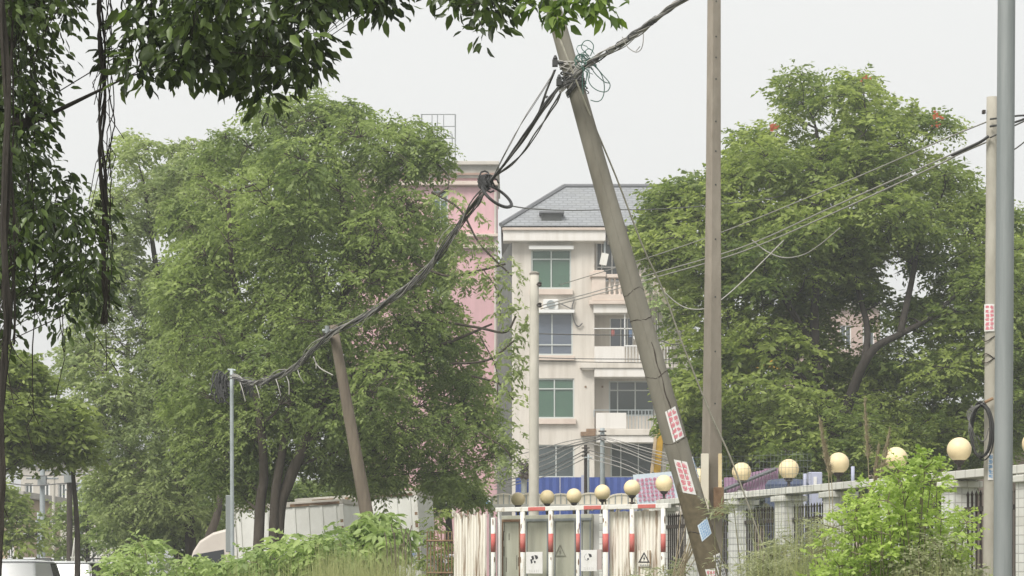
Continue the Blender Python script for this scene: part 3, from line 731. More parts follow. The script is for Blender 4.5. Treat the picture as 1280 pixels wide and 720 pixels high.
# posters wrapped on the leaning pole
def glyph_rows(u0, u1, v0, v1, cols, rows, rnd):
    out = []
    cw, rh = (u1-u0)/cols, (v1-v0)/rows
    for i in range(cols):
        for j in range(rows):
            a, b = u0 + cw*(i+.05), v0 + rh*(j+.06); W, H = cw*.9, rh*.88
            for k in range(rnd.choice((3, 4, 4))): y = b + H*(k+.2+rnd.uniform(0,.15))/4.1; u = rnd.uniform(0, .35); out.append((a + W*u, y, a + W*min(1, u + rnd.uniform(.45, .9)), y + H*.15))
            for k in range(rnd.choice((2, 3, 3))): x = a + W*(k+.25+rnd.uniform(0,.2))/3.2; v_ = rnd.uniform(0, .4); out.append((x, b + H*v_, x + W*.16, b + H*min(1, v_ + rnd.uniform(.4, .9))))
    return out
def wrap(mb, s0, s1, a0, a1, dr, sk=0.0, n=8):
    v = []
    for i in range(n+1):
        for s, dd in ((s0, dr), (s1, dr)):
            t = i / n; a = a0 + (a1-a0)*t; v.append(lpt(s + sk*(a), a, dd))
    mb.add(v, [(2*i, 2*i+2, 2*i+3, 2*i+1) for i in range(n)])
def poster(label, py0, py1, a0, a1, sk, cols, rows, seed, paper='paper', inks='inkr', cat='poster', grp=None, margin=.08, extra=None):
    s1, s0 = s_at(py0), s_at(py1); c = lpt((s0+s1)/2, (a0+a1)/2, .004)
    t = thing('poster', tuple(c), label, cat, grp); mb = MB(); wrap(mb, s0, s1, a0, a1, .004, sk); mb.build('sheet', M[paper], t)
    rnd = random.Random(seed); mb = MB()
    for (u0, v0, u1, v1) in glyph_rows(margin, 1-margin, margin*.6, 1-margin*.6, cols, rows, rnd):
        wrap(mb, s0 + (s1-s0)*v0, s0 + (s1-s0)*v1, a0 + (a1-a0)*u0, a0 + (a1-a0)*u1, .0065, sk, 2)
    mb.build('printing', M[inks], t)
poster('upper red-lettered white poster pasted high on the leaning pole', 514, 552, -.25, .80, .035, 2, 5, 1)
poster('middle red-lettered poster pasted aslant on the leaning pole above the mud', 577, 618, -.62, .36, -.075, 2, 5, 2)
poster('narrow white poster curling round the right side of the leaning pole', 575, 602, 1.05, 1.62, 0, 1, 5, 3, inks='inkb')
poster('square bluish leaflet with small blue print on the muddy leaning pole', 655, 675, -.2, .75, .07, 5, 6, 4, 'paperblue', 'inkb', 'leaflet')
poster('lowest red-printed leaflet at the foot of the leaning pole', 711, 745, -.55, .2, -.03, 3, 6, 5)
poster('white leaflet with rows of grey print low on the leaning pole', 697, 735, .32, 1.05, .02, 3, 8, 6, inks='inkk')

# --- straight tapered H-section concrete pole
sp_ = thing('utility_pole', (PX(890, 29.6), 29.6, 0), 'upright square concrete pole with bolt holes and cream painted strips at its foot', 'utility pole')
def sq(px, py, hw, Y=29.6, rot=R(28)):
    c = P(px, py, Y); r_ = hw * Y / F
    return [c + Vector((math.cos(rot + k*math.pi/2 + math.pi/4), math.sin(rot + k*math.pi/2 + math.pi/4), 0)) * r_ for k in range(4)]
prof = [(892.9, -110, 8.9), (892.6, 0, 9.0), (891.6, 240, 10.1), (890.6, 420, 11.6), (889.8, 560, 13.2), (889.2, 700, 14.2), (888.6, yb(-.2, 29.6), 15.4)]
mb = MB(); rows = [sq(x, y, hh) for x, y, hh in prof]; v = [q for r_ in rows for q in r_]
mb.add(v, [(4*i+j, 4*i+(j+1) % 4, 4*i+4+(j+1) % 4, 4*i+4+j) for i in range(len(rows)-1) for j in range(4)] + [(3,2,1,0)])
mb.build('shaft', M['concrete_warm'], sp_, bevel=.012)
def sqface(py, t):  # point on the left-front face; t 0..1 across
    for i in range(len(prof)-1):
        if prof[i][1] <= py <= prof[i+1][1]:
            f_ = (py - prof[i][1]) / (prof[i+1][1] - prof[i][1]); r_ = [rows[i][k].lerp(rows[i+1][k], f_) for k in range(4)]; break
    r_ = sorted(r_, key=lambda q: q.y)[:3]; fr_ = r_[0]; oth = sorted(r_[1:], key=lambda q: q.x)
    return fr_, oth[0], oth[1]
hn = 0
hole0 = None
for y in (3, 47, 73, 100, 153, 190, 232, 300, 372, 440, 505):
    f_, l_, r2 = sqface(y, 0); big, = [l_] if (l_-f_).length and abs(l_.x-f_.x) > abs(r2.x-f_.x) else [r2]
    c = f_.lerp(big, .42); nrm_ = Vector(((big-f_).y, -(big-f_).x, 0)).normalized(); nrm_ = nrm_ if nrm_.y < 0 else -nrm_
    mb = MB(); mb.tube([c - nrm_*.004, c + nrm_*.004], .011, 8); mb.build('bolt_hole', M['dark'], sp_)
# cream strips at the foot
for (x0, x1, y0, y1, nm) in ((876.5, 886, 567, 760, 'painted_strip'), (898, 902.5, 567, 612, 'painted_strip')):
    mb = MB(); mb.pbox(x0, y0, x1, y1, 29.36, .05); mb.build(nm, M['lamp'] if x0 > 890 else M['canopy'], sp_, bevel=.005)
mb = MB(); mb.pbox(893, 609, 905, 645, 29.30, .18); mb.build('rusty_box', M['rust'], sp_, bevel=.01)

# --- short leaning pole
a, b = P(463, 668, 34), P(417, 412, 34); g_ = ground_hit(b, a, -.2); tp = b + (b-a)*.02
sp2, _ = pole('utility_pole', 'short leaning weathered pole under the sagging cable bundle at left', g_, tp, .125, .072, M['wood'], 14)
mb = MB(); mb.tube([b + Vector((-.16, -.02, -.02)), b + Vector((.02, -.06, -.03))], .03, 6); mb.tube([b + Vector((-.09,-.06,-.06)), b + Vector((-.09,-.06,.05))], .035, 8); mb.build('insulator_bracket', M['galv'], sp2)
# --- thin steel pole with box
thin, _ = pole('steel_post', 'thin pale steel post holding the far end of the cable bundle', (PX(291, 38), 38, -.1), P(289.5, 461, 38), .036, .030, M['galv_pale'], 10, cat='post')
mb = MB(); mb.pbox(282, 619, 290, 690, 38.1, .09); mb.build('conduit_box', M['galv'], thin, bevel=.01)
mb = MB(); mb.tube([P(284.5, 462, 38), P(294.5, 463, 38)], .018, 6); mb.build('crossarm', M['galv_pale'], thin)
# --- pale concrete pole in front of cream block
pp, _ = pole('utility_pole', 'pale round concrete pole standing before the cream block windows', (PX(666.5, 43), 43, -.1), P(668, 342, 43), .104, .083, M['concrete_pale'], 16)
mb = MB(); mb.lathe(P(668, 342, 43) - Vector((0,0,.02)), [(.09,0),(.095,.03),(.05,.06)], 12); mb.build('pole_cap', M['concrete'], pp)
for y in (355, 381):
    mb = MB(); c = P(674.5, y, 42.9); mb.lathe(c - Vector((0,0,.05)), [(.02,0),(.045,.02),(.03,.05),(.045,.07),(.02,.09)], 8); mb.tube([c, c - Vector((.06, -.04, 0))], .012, 5); mb.build('insulator', M['iron'], pp)
# --- right concrete pole
rp, _ = pole('utility_pole', 'pale concrete pole with torn red leaflet half hidden by steel lamp post', (PX(1236.5, 27), 27, -.1), P(1240.3, 121.5, 27), .085, .066, M['concrete_mid'], 16)
mb = MB()
for y, sg in ((424, 1), (446, -1), (451, 1)):
    c = P(1237, y, 27); mb.tube([c + Vector((math.sin(a)*.081, -math.cos(a)*.081, .03*sg*math.sin(a*2))) for a in [x*.25-1.7 for x in range(14)]], .006, 5)
c = P(1238, 140, 27); mb.box(c.x-.095, c.x-.06, c.y-.03, c.y+.03, c.z-.02, c.z+.02)
mb.build('wire_binding', M['iron'], rp)['kind'] = 'stuff'
def flat_poster(label, x0, x1, y0, y1, Y, cols, rows, seed, ink, group=None, cat='leaflet'):
    c = P((x0+x1)/2, (y0+y1)/2, Y); t = thing('leaflet', tuple(c), label, cat, group)
    n = 6; R_ = .082; cx = PX(1237.5 if y0 < 500 else 1236.5, Y+.08)
    def q(u, v, dr):
        x = PX(x0 + (x1-x0)*u, Y); dx = max(-.99, min(.99, (x-cx)/R_)); return (cx + (R_+dr)*math.sin(math.asin(dx)), Y + .08 - (R_+dr)*math.cos(math.asin(dx)), PZ(y0 + (y1-y0)*v, Y))
    def quad(mb, u0, v0, u1, v1, dr):
        vv = []
        for i in range(n+1):
            u = u0 + (u1-u0)*i/n; vv += [q(u, v0, dr), q(u, v1, dr)]
        mb.add(vv, [(2*i, 2*i+1, 2*i+3, 2*i+2) for i in range(n)])
    mb = MB(); quad(mb, 0, 0, 1, 1, .003); mb.build('sheet', M['paper'], t)
    mb = MB()
    for g in glyph_rows(.06, .94, .04, .96, cols, rows, random.Random(seed)): quad(mb, g[0], g[1], g[2], g[3], .005)
    mb.build('printing', M[ink], t)
flat_poster('torn red-printed leaflet at mid height on the right concrete pole', 1231.5, 1243, 380, 414, 26.92, 2, 6, 8, 'inkr')
flat_poster('white and blue leaflet low on the right concrete pole beside the lamp post', 1235, 1241.5, 567, 600, 26.92, 1, 5, 9, 'inkb')
# --- steel lamp post in front
st, _ = pole('lamp_post', 'tall smooth galvanised steel lamp post nearest the camera at right', (PX(1251.5, 18), 18, -.1), P(1259, -130, 18), .0735, .0665, M['galv'], 24, cat='lamp post')
# --- far small poles near the ground floor
for k, (x, y, Y, r_, lab) in enumerate(((732, 556, 70, .05, 'slim dark wooden pole with insulators before the cream block ground floor'), (735.5, 568, 69, .03, 'thin pale pipe beside the slim dark pole before the blue hoarding'), (753, 535, 71, .07, 'grey concrete stub pole rising beside the lower balcony'), (655, 580, 62, .08, 'dark junction pole with clustered fittings left of the pale round pole'))):
    t, _ = pole('utility_pole', lab, (PX(x, Y), Y, 0), P(x, y, Y), r_*1.1, r_, M['iron'] if k in (0,) else M['galv_pale'] if k < 3 else M['galv'], 8)
    mb = MB()
    for j in range(3 if k != 1 else 1): c = P(x, y + 4 + j*5, Y - .1); mb.tube([c - Vector((.12, 0, 0)), c + Vector((.12, 0, 0))], .022, 5)
    if k == 3:
        for j in range(6): mb.lathe(P(x + random.uniform(-5, 5), 592 + random.uniform(-8, 8), Y - .15), [(.03,0),(.1,.08),(.03,.18)], 8)
    mb.build('fitting', M['iron'] if k != 1 else M['galv_pale'], t)
# yellow leaning steel arm
ya = thing('crane_boom', (PX(816, 66), 66, 0), 'yellow steel arm leaning up behind the leaning pole beside the lower balcony', 'crane arm')
mb = MB(); a_, b_ = P(815, 720, 66), P(824, 530, 66); dv = (b_-a_).normalized(); sd = Vector((.19, 0, 0))
A_, B_ = a_ - Vector((.0,0,0)), b_
def beam(mb, A_, B_, w0, w1, dp):
    v = []
    for Q, w_ in ((A_, w0), (B_, w1)):
        v += [Q + Vector((-w_/2, 0, 0)), Q + Vector((w_/2, 0, 0)), Q + Vector((w_/2, dp, 0)), Q + Vector((-w_/2, dp, 0))]
    mb.add(v, [(0,1,5,4),(1,2,6,5),(2,3,7,6),(3,0,4,7),(0,3,2,1),(4,5,6,7)])
beam(mb, P(808, 720, 66), P(826, 530, 66), .32, .22, .3); mb.build('boom', M['yellow'], ya, bevel=.02)
mb = MB(); beam(mb, P(801.5, 720, 65.98), P(821.5, 530, 65.98), .09, .07, .34); mb.build('pale_flange', M['beige'], ya)

# ================================================================== cables
def strands(root, path, n, spread, rad, mats, seed, seg=8, wob=1.0, name='cable', sides=5):
    rnd = random.Random(seed); base = spline(path, seg)
    for i in range(n):
        ph = rnd.uniform(0, 6.28); fr = rnd.uniform(.15, .5); amp = spread * rnd.uniform(.3, 1); pts = []
        for k, p in enumerate(base):
            a = ph + k * fr; e = amp * (1 + .35 * wob * math.sin(k * .7 + ph * 3))
            pts.append(p + Vector((math.cos(a) * e, math.sin(a) * e * .6, math.sin(a) * e)))
        mb = MB(); mb.tube(pts, rad * rnd.uniform(.7, 1.3), sides); mb.build(name, M[rnd.choice(mats)], root, smooth=True)
cb = thing('cable_bundle', tuple(P(705, 95, 27.8)), 'thick twisted bundle of old cables sagging from leaning pole down to the thin steel post', 'cable bundle')
D = 27.75
low = [P(x, y, Y) for x, y, Y in ((607, 236, 29.5), (570, 288, 30.5), (520, 352, 31.6), (470, 387, 32.7), (414, 418, 33.8), (372, 457, 35), (340, 474, 36.2), (315, 479, 37), (290, 470, 37.9))]
strands(cb, low, 11, .05, .0085, ['cable_grey', 'cable', 'cable_white', 'cable_grey'], 1)
strands(cb, low[1:], 7, .075, .006, ['cable_white', 'cable_grey'], 2, 8, 2.0)
mid = [P(x, y, Y) for x, y, Y in ((702, 104, D), (678, 138, 28.1), (645, 185, 28.7), (609, 232, 29.4))]
strands(cb, mid, 6, .022, .011, ['cable', 'cable_grey'], 3, 6)
strands(cb, [P(693, 88, D), P(682, 118, 28), P(674, 140, 28.2), P(655, 172, 28.5), P(630, 206, 28.9), P(609, 232, 29.4)], 4, .014, .010, ['cable', 'cable_grey'], 4, 6)
strands(cb, [P(705, 108, D), P(690, 135, 28), P(672, 166, 28.3), P(648, 196, 28.8), P(618, 222, 29.3)], 3, .02, .008, ['cable_grey'], 5, 6)
strands(cb, [P(694, 88, D), P(660, 143, 28.3), P(632, 190, 28.8), P(611, 228, 29.3)], 2, .015, .005, ['cable_grey', 'cable_white'], 6, 6)
up = [P(x, y, Y) for x, y, Y in ((700, 112, D), (716, 98, 27.6), (738, 78, 27.2), (770, 58, 26.3), (800, 38, 25.3), (830, 16, 24.2), (862, -6, 23.2), (960, -62, 20.5), (1080, -120, 18))]
strands(cb, up, 12, .036, .0088, ['cable_grey', 'cable', 'cable_white', 'cable_white'], 7, 7)
strands(cb, [P(705, 78, D), P(722, 76, 27.6), P(742, 74, 27.2), P(775, 60, 26.3), P(812, 32, 25), P(856, 0, 23.4), P(960, -60, 20.6)], 2, .02, .006, ['cable_white'], 8)
rnd = random.Random(5)
mb = MB()
for k in range(26):   # ties and taped lumps along the bundle
    t = rnd.random(); sg = spline(up if k % 2 else low, 8); p = sg[int(t * (len(sg)-1) * (.62 if k % 2 else 1))]
    e = .05; mb.tube([p + Vector((math.cos(a)*e*.8, math.sin(a)*e, math.sin(a+.4)*e)) for a in [x*.7 for x in range(10)]], .006, 4)
mb.build('tie_wire', M['cable'], cb)
mb = MB()
for x, y, Y in ((771, 60, 26.3), (788, 46, 25.7), (803, 37, 25.2), (684, 122, 28)):
    c = P(x, y, Y); mb.tube([c, c + Vector((rnd.uniform(-.04, .05), 0, rnd.uniform(-.04, .02)))], [.022, .014], 7)
build_split(mb, 'splice', M['cable'], cb)
mb = MB()
for x, y in ((345, 474), (358, 470), (300, 478), (372, 462), (320, 482), (392, 446)):   # loose tails
    sg = spline([P(x, y, 35.5), P(x + 3, y + 9, 35.4), P(x + rnd.uniform(2, 9), y + rnd.uniform(14, 24), 35.4)], 5); mb.tube(sg, .008, 4)
mb.tube(spline([P(391, 447, 34.5), P(400, 460, 34.4), P(416, 469, 34.2)], 6), .010, 4)
mb.build('loose_tail', M['cable_white'], cb)
# lashings on the leaning pole
ls = thing('wire_lashing', tuple(P(712, 92, 27.8)), 'tangle of pale and green wires lashed around the top of the leaning pole', 'wire lashing')
mb = MB(); rnd = random.Random(3)
for k in range(11):
    s = s_at(rnd.uniform(74, 106)); til = rnd.uniform(-.12, .12)
    mb.tube([lpt(s + til*math.sin(a) , a, .012 + rnd.random()*.012) for a in [x*.35 - 2.2 for x in range(13)]], rnd.uniform(.006, .012), 5)
mb.build('wire_turn', M['cable_white'], ls, smooth=True)
mb = MB()
for k in range(9):
    s = s_at(rnd.uniform(88, 112)); til = rnd.uniform(-.15, .15)
    mb.tube([lpt(s + til*math.sin(a) , a, .014 + rnd.random()*.016) for a in [x*.35 - 2.2 for x in range(13)]], rnd.uniform(.006, .014), 5)
for (x, y) in ((694, 79), (699, 103)):
    c = P(x, y, 27.7); mb.box(c.x-.035, c.x+.03, c.y-.05, c.y+.03, c.z-.04, c.z+.035); mb.tube([c, c + Vector((.1, .02, .01))], .018, 6); mb.lathe(c + Vector((0,-.02,.03)), [(.012,0),(.03,.02),(.012,.06)], 8)
mb.build('dark_clamp', M['cable'], ls)
mb = MB()
for k in range(22):
    c = P(rnd.gauss(735, 6), rnd.gauss(75, 6), 27.3); r_ = rnd.uniform(.03, .08)
    mb.tube([c + Vector((math.cos(a)*r_, math.sin(a*1.3)*.04, math.sin(a)*r_*rnd.uniform(.7, 1.2))) for a in [x*.8 for x in range(7)]], .005, 4)
for pts in ([(736,70),(727,60),(730,52),(737,51),(742,58),(738,70)], [(738,82),(744,92),(755,102),(762,104)], [(741,78),(752,92),(762,104),(761,112),(755,115),(745,112),(737,104),(734,90)], [(738,78),(750,90),(755,104),(755,116),(752,124),(746,127),(738,125)],
            [(734,84),(733,98),(731,110)], [(736,84),(737,98)], [(730,84),(728,100),(729,118)]):
    mb.tube(spline([P(x, y, 27.25) for x, y in pts], 6), .0055, 4)
mb.build('green_wire', M['cable_green'], ls)
mb = MB()
for pts in ([(778,46),(784,58),(794,65),(801,62),(804,52),(804,40)], [(795,64),(800,58)]): mb.tube(spline([P(x, y, 25.6) for x, y in pts], 6), .005, 4)
mb.build('hanging_loop', M['cable_white'], ls)
# coil of cable
cl = thing('cable_coil', tuple(P(618, 245, 29.3)), 'dark coiled cable loop hanging from a wrapped knot on the sagging bundle', 'cable coil')
mb = MB(); rnd = random.Random(9); c = P(622, 244.5, 29.3); ax1 = (P(638.5, 256.5, 29.3) - P(604, 231, 29.3)) / 2; ax2 = Vector((.0, .25, .03)) + Vector((ax1.z, 0, -ax1.x)).normalized() * -.085
for k in range(5):
    o_ = Vector((rnd.uniform(-.016, .016), rnd.uniform(-.03, .03), rnd.uniform(-.016, .016)))
    mb.tube([c + o_ + ax1*math.cos(a)*(1+rnd.uniform(-.01,.01)) + ax2*math.sin(a) for a in [x*2*math.pi/28 for x in range(29)]], .0125, 6, cap=False)
mb.build('coil', M['cable'], cl, smooth=True)
mb = MB()
for k in range(26):
    c = P(rnd.gauss(606.5, 3.4), rnd.gauss(226, 4.6), 29.3); r_ = rnd.uniform(.03, .065)
    mb.tube([c + Vector((math.cos(a)*r_, math.sin(a*1.3)*.05, math.sin(a)*r_*1.1)) for a in [x*.8 for x in range(8)]], .012, 5)
mb.build('knot', M['cable'], cl)
# dark snarl on thin steel post
sn = thing('cable_coil', tuple(P(283, 482, 38.1)), 'dark snarled cable mass beside the top of the thin steel post', 'cable coil')
mb = MB()
for k in range(26):
    c = P(rnd.gauss(278, 5), rnd.gauss(483, 8), 38.2); r_ = rnd.uniform(.05, .12); mb.tube([c + Vector((math.cos(a)*r_*.7, math.sin(a*1.3)*.06, math.sin(a)*r_*1.5)) for a in [x*.8 for x in range(8)]], .014, 5)
for k in range(10):
    x = 300 + k*1.6; mb.tube(spline([P(x, 476, 37.8), P(x+2, 486, 37.8), P(x+rnd.uniform(-3, 4), 480 + rnd.uniform(8, 20), 37.8)], 4), .010, 4)
mb.build('snarl', M['cable'], sn)['kind'] = 'stuff'
# coil on right pole
rc = thing('cable_coil', tuple(P(1227, 538, 26.8)), 'large black cable coil hung on the right concrete pole beside a globe lamp', 'cable coil')
mb = MB()
for k in range(7):
    cx, cy = 1226.5 + rnd.uniform(-1.8, 3.5), 538.5 + rnd.uniform(-2, 2); rx, ry = rnd.uniform(10.5, 13.5), rnd.uniform(32, 36)
    mb.tube([P(cx + rx*math.sin(a), cy - ry*math.cos(a)*(1 if k else .97), 26.78 + .02*k - .06*math.sin(a)) for a in [x*2*math.pi/30 for x in range(31)]], .0085, 6, cap=False)
mb.build('coil', M['cable'], rc, smooth=True)
mb = MB()
for k in range(4):
    cx = 1221 + k*2; mb.tube(spline([P(1230, 503, 26.8), P(1215 - k*2, 515, 26.75), P(cx - 10, 540, 26.7), P(cx - 2, 566, 26.75), P(1224, 573, 26.8)], 8), .0045, 4)
mb.tube(spline([P(1222, 545, 26.7), P(1226, 551, 26.7), P(1232, 549, 26.7), P(1236, 535, 26.7)], 6), .006, 4)
mb.build('loose_wire', M['cable_grey'], rc)
mb = MB(); mb.tube([P(1231, 503, 26.85), P(1241, 498, 26.85)], .02, 6); mb.build('hook', M['rust'], rc)

def wire(label, pts, r_=.008, m='cable_grey', name='overhead_wire', grp='thin overhead wires', cat='wire'):
    ps = spline([P(*q) for q in pts], 10); mb = MB(); mb.tube(ps, r_, 5); o = mb.build(name, M[m], smooth=True); return tag(o, label, cat, grp)
wire('pale guy rope running from the leaning pole top down past the globe lamps', [(689, 20, 27.7), (712, 80, 27.72), (735, 138, 27.9), (770, 221, 28.3), (803, 307, 28.6), (830, 366, 28.9), (853, 430, 29.1), (888, 517, 29.4), (917, 582, 29.6), (960, 700, 29.8), (1005, 815, 29.9)], .0115, 'rope', 'guy_rope', None, 'rope')
wire('uppermost thin wire crossing the right tree from right concrete pole to leaning pole', [(1234, 152, 27), (1180, 174, 29), (1100, 209, 32), (1000, 251, 36), (900, 291, 40), (810, 322, 44), (700, 356, 50)], .009, 'cable_white')
for k, dy in enumerate((0, 4)):
    wire(('upper', 'lower')[k] + ' of the two close wires crossing the right tree towards the pale round pole', [(1232, 174+dy, 27), (1200, 188+dy, 28), (1160, 206+dy*1.5, 30), (1040, 259+dy*2, 34), (955, 298+dy*1.5, 38), (900, 318+dy*1.4, 40), (813, 343+dy*1.4, 43), (745, 364+dy, 44), (676, 382+dy, 43)], .011, 'cable_white')
wire('dark spliced wire end just left of the right concrete pole', [(1236, 170, 26.9), (1226, 177, 26.95), (1212, 184, 27.4), (1190, 194, 28)], .019, 'cable')
wire('black wire leaving the right concrete pole behind the lamp post, upper', [(1238, 149, 26.9), (1270, 145, 26.5), (1290, 144, 26.2)], .012, 'cable')
wire('black wire leaving the right concrete pole behind the lamp post, middle', [(1238, 158, 26.9), (1268, 153, 26.5), (1292, 144, 26.2)], .014, 'cable')
wire('sagging grey wire leaving the right frame edge below the black wires', [(1238, 172, 26.9), (1262, 160, 26.5), (1292, 146, 26.2)], .010, 'cable_grey')
wire('short grey wire rising at the right edge from behind the lamp post', [(1262, 190, 26.9), (1272, 184, 26.5), (1292, 168, 26.2)], .008, 'cable_grey')
wire('slack wire drooping between the rope and the straight pole', [(825, 360, 36), (845, 378, 36), (862, 386, 36), (884, 385, 36), (905, 372, 36), (935, 345, 36.5), (980, 300, 37)], .009, 'cable_white')
wire('drooping wire looping under the paired wires in front of the right tree', [(940, 300, 38), (958, 314, 38), (980, 322, 37.5), (1005, 318, 37), (1026, 305, 36.5), (1050, 285, 36)], .009, 'cable_white')
wire('long level wire crossing the grey roof behind the leaning pole', [(636, 257, 30), (665, 261, 34), (715, 263, 40), (760, 262, 44), (830, 261, 48), (930, 252, 52), (1040, 235, 60)], .010, 'cable_grey')
wire('upper level wire across the cream block second storey', [(668, 417, 60), (730, 418.5, 62), (800, 419, 64), (852, 420, 66)], .014, 'cable_grey')
wire('middle level wire across the cream block at slab height', [(668, 447, 60), (730, 448.5, 62), (800, 449, 64), (852, 450, 66)], .012, 'cable_grey')
wire('lower level wire across the cream block at slab height', [(668, 451, 60), (730, 452.5, 62), (800, 453.5, 64), (852, 455, 66)], .012, 'cable_grey')
wire('curving loop of wire right of the leaning pole by the side room', [(826, 426, 33), (838, 430, 33), (848, 430, 33), (853, 428, 33)], .008, 'cable_grey')
k = 0
names = ['topmost', 'second', 'third', 'fourth', 'fifth', 'sixth', 'seventh', 'lowest']
for (ya, yb_, yc) in ((562, 545, 558), (570, 546, 562), (573, 549, 566), (578, 548, 570), (584, 553, 574), (590, 562, 586), (594, 566, 592), (598, 572, 597)):
    m_ = ['cable_white', 'cable_white', 'cable_grey'][k % 3]; dx = (750 if k < 4 else 733)
    wire(f'{names[k]} left-hand service wire fanning down from the stub poles across the ground floor windows', [(618, ya + 14, 66), (676, ya - 1, 68), (710, (ya + yb_)/2 - 2, 69), (dx, yb_, 70)], .014, m_)
    wire(f'{names[k]} right-hand service wire fanning down from the stub poles across the ground floor windows', [(dx, yb_, 70), (780, (yb_ + yc)/2 + 1, 68), (815, yc + 4, 66), (862, yc + 16, 62)], .013, m_)
    k += 1

# ================================================================== tiled wall with lamps, railings (recedes to the left)
FA = Vector((5.49, 28.5, 0)); FD = Vector((-5.37, 21.5, 0)); FL = FD.length; FU = FD / FL
def ft(px): k = px - 640; return (2900*5.49 - 28.5*k) / (21.5*k + 2900*5.37)
ang = math.atan2(FU.y, FU.x)
def FM(t): return Matrix.Translation(FA + FD * t) @ Matrix.Rotation(ang, 4, 'Z')
lamps = [(1294, 555), (1199, 562), (1120, 573), (1048, 579), (986, 586.5), (927, 590), (873, 597), (830, 604.5), (790, 610), (753, 615.5), (717.5, 620), (684, 621.5), (647.5, 624)]
tw = thing('tiled_wall', tuple(FA), 'white tiled boundary wall with open railing bays receding behind weeds', 'wall')
TOP = 2.70
tend = ft(832)
def fbox(mb, t0, t1, w_, z0, z1, off=0):
    L = (t1 - t0) * FL; mb.box(0, L, off - w_/2, off + w_/2, z0, z1, FM(t0))
tl = [ft(x) for x, _ in lamps]
PW = .38 / FL
allt = [-.185] + tl[:8]
for i, t in enumerate(tl[:8]):
    mb = MB(); fbox(mb, t - PW/2, t + PW/2, .30, 0, TOP - .005); mb.build('pillar', M['tile'], tw)
    mb = MB(); fbox(mb, t - PW*.66, t + PW*.66, .40, TOP - .10, TOP - .02); mb.build('pillar_capital', M['coping'], tw, bevel=.01)
mb = MB(); fbox(mb, -.3, tend, .34, TOP, TOP + .10); mb.build('coping', M['coping'], tw, bevel=.008)
for i in range(7):
    t0, t1 = tl[i] + PW/2, tl[i+1] - PW/2
    mb = MB(); fbox(mb, t0+.0002, t1-.0002, .22, 0, .75); mb.build('plinth', M['tile'], tw)
# solid tiled piece left of the 1199 lamp pillar
# railings: each its own thing between pillars
for i in range(-1, 7):
    t0 = (tl[i] + PW/2) if i >= 0 else -.3; t1 = tl[i+1] - PW/2
    mid_ = FA + FD * ((t0+t1)/2)
    loc = ['beside the steel lamp post', 'right of the concrete pole', 'behind the tall lime shrub', 'behind the plume grass', 'between the two middle pillars', 'left of the middle pillars', 'behind the straight pole', 'beside the muddy leaning pole foot'][i+1]
    rl = thing('iron_railing', (mid_.x, mid_.y, .75), 'black iron railing bay in the tiled wall ' + loc, 'railing', 'railings in the tiled wall')
    mb = MB(); fbox(mb, t0, t1, .035, .80, .84); fbox(mb, t0, t1, .05, 2.30, 2.36); build_split(mb, 'rail', M['iron'], rl)
    n = max(2, int((t1 - t0) * FL / .11)); bar0 = None
    for k in range(n):
        t = t0 + (t1-t0)*(k+.5)/n; c = FA + FD*t
        if bar0 is None:
            q = MB(); q.box(-.011, .011, -.011, .011, 0, 1.72); q.lathe((0,0,1.72), [(.016,0),(.02,.02),(.001,.07)], 6); bar0 = q.build('bar', M['iron'], rl, local=True); o = bar0
        else: o = bar0.copy(); COL.objects.link(o)
        o.location = (c.x - mid_.x, c.y - mid_.y, .77 - .75); o.rotation_euler = (0, 0, ang)
# globe lamps
desc = ['outermost globe lamp cut by the right frame edge', 'largest globe lamp beside the black cable coil', 'globe lamp above the bright lime shrub', 'globe lamp with grass stalks crossing its face', 'globe lamp right of the yellow blossom and lilac sheets', 'globe lamp touched by the pale guy rope', 'globe lamp half hidden behind the straight pole', 'globe lamp just left of the leaning pole, overlapping the pink board', 'globe lamp at the left edge of the pink printed board', 'third globe lamp from the pale round pole, before the canopy', 'second globe lamp from the pale round pole, before the canopy', 'globe lamp immediately right of the pale round pole', 'globe lamp immediately left of the pale round pole, furthest away']
gl0 = None
for i, ((x, y), t) in enumerate(zip(lamps, tl)):
    c = FA + FD * t; z = PZ(y, c.y); zb = TOP + .10
    if gl0 is None:
        gl0 = thing('globe_lamp', (c.x, c.y, zb), desc[i], 'lamp', 'cream globe lamps along the tiled wall')
        g = MB(); g.sphere((0, 0, .28), .15, 28, 18); parts = [g.build('lamp_globe', M['lamp'], gl0, local=True, smooth=True)]
        g = MB(); g.lathe((0,0,0), [(.07,0),(.07,.015),(.022,.03),(.022,.09),(.055,.11),(.075,.15)], 14); parts.append(g.build('lamp_base', M['iron'], gl0, local=True, smooth=True))
        r_ = gl0
    else:
        r_ = gl0.copy(); COL.objects.link(r_)
        for q in parts: cpy = q.copy(); COL.objects.link(cpy); cpy.parent = r_
        r_['label'] = desc[i]
    r_.location = (c.x, c.y, z - .28); r_['category'] = 'lamp'
    s_ = {0: 1, 1: 1}.get(i, 1.0); r_.scale = (s_,) * 3
    if i >= 8:   # these stand on tall slim posts beyond the end of the tiled wall
        g = MB(); g.tube([(0, 0, -(z - .28)), (0, 0, .002)], .03, 8); g.build('lamp_post', M['iron'], r_, local=True)
    elif z - .28 > zb + .002:
        g = MB(); g.box(-.06, .06, -.06, .06, zb - (z - .28) + .001, 0); g.build('lamp_plinth', M['kerb'], r_, local=True)
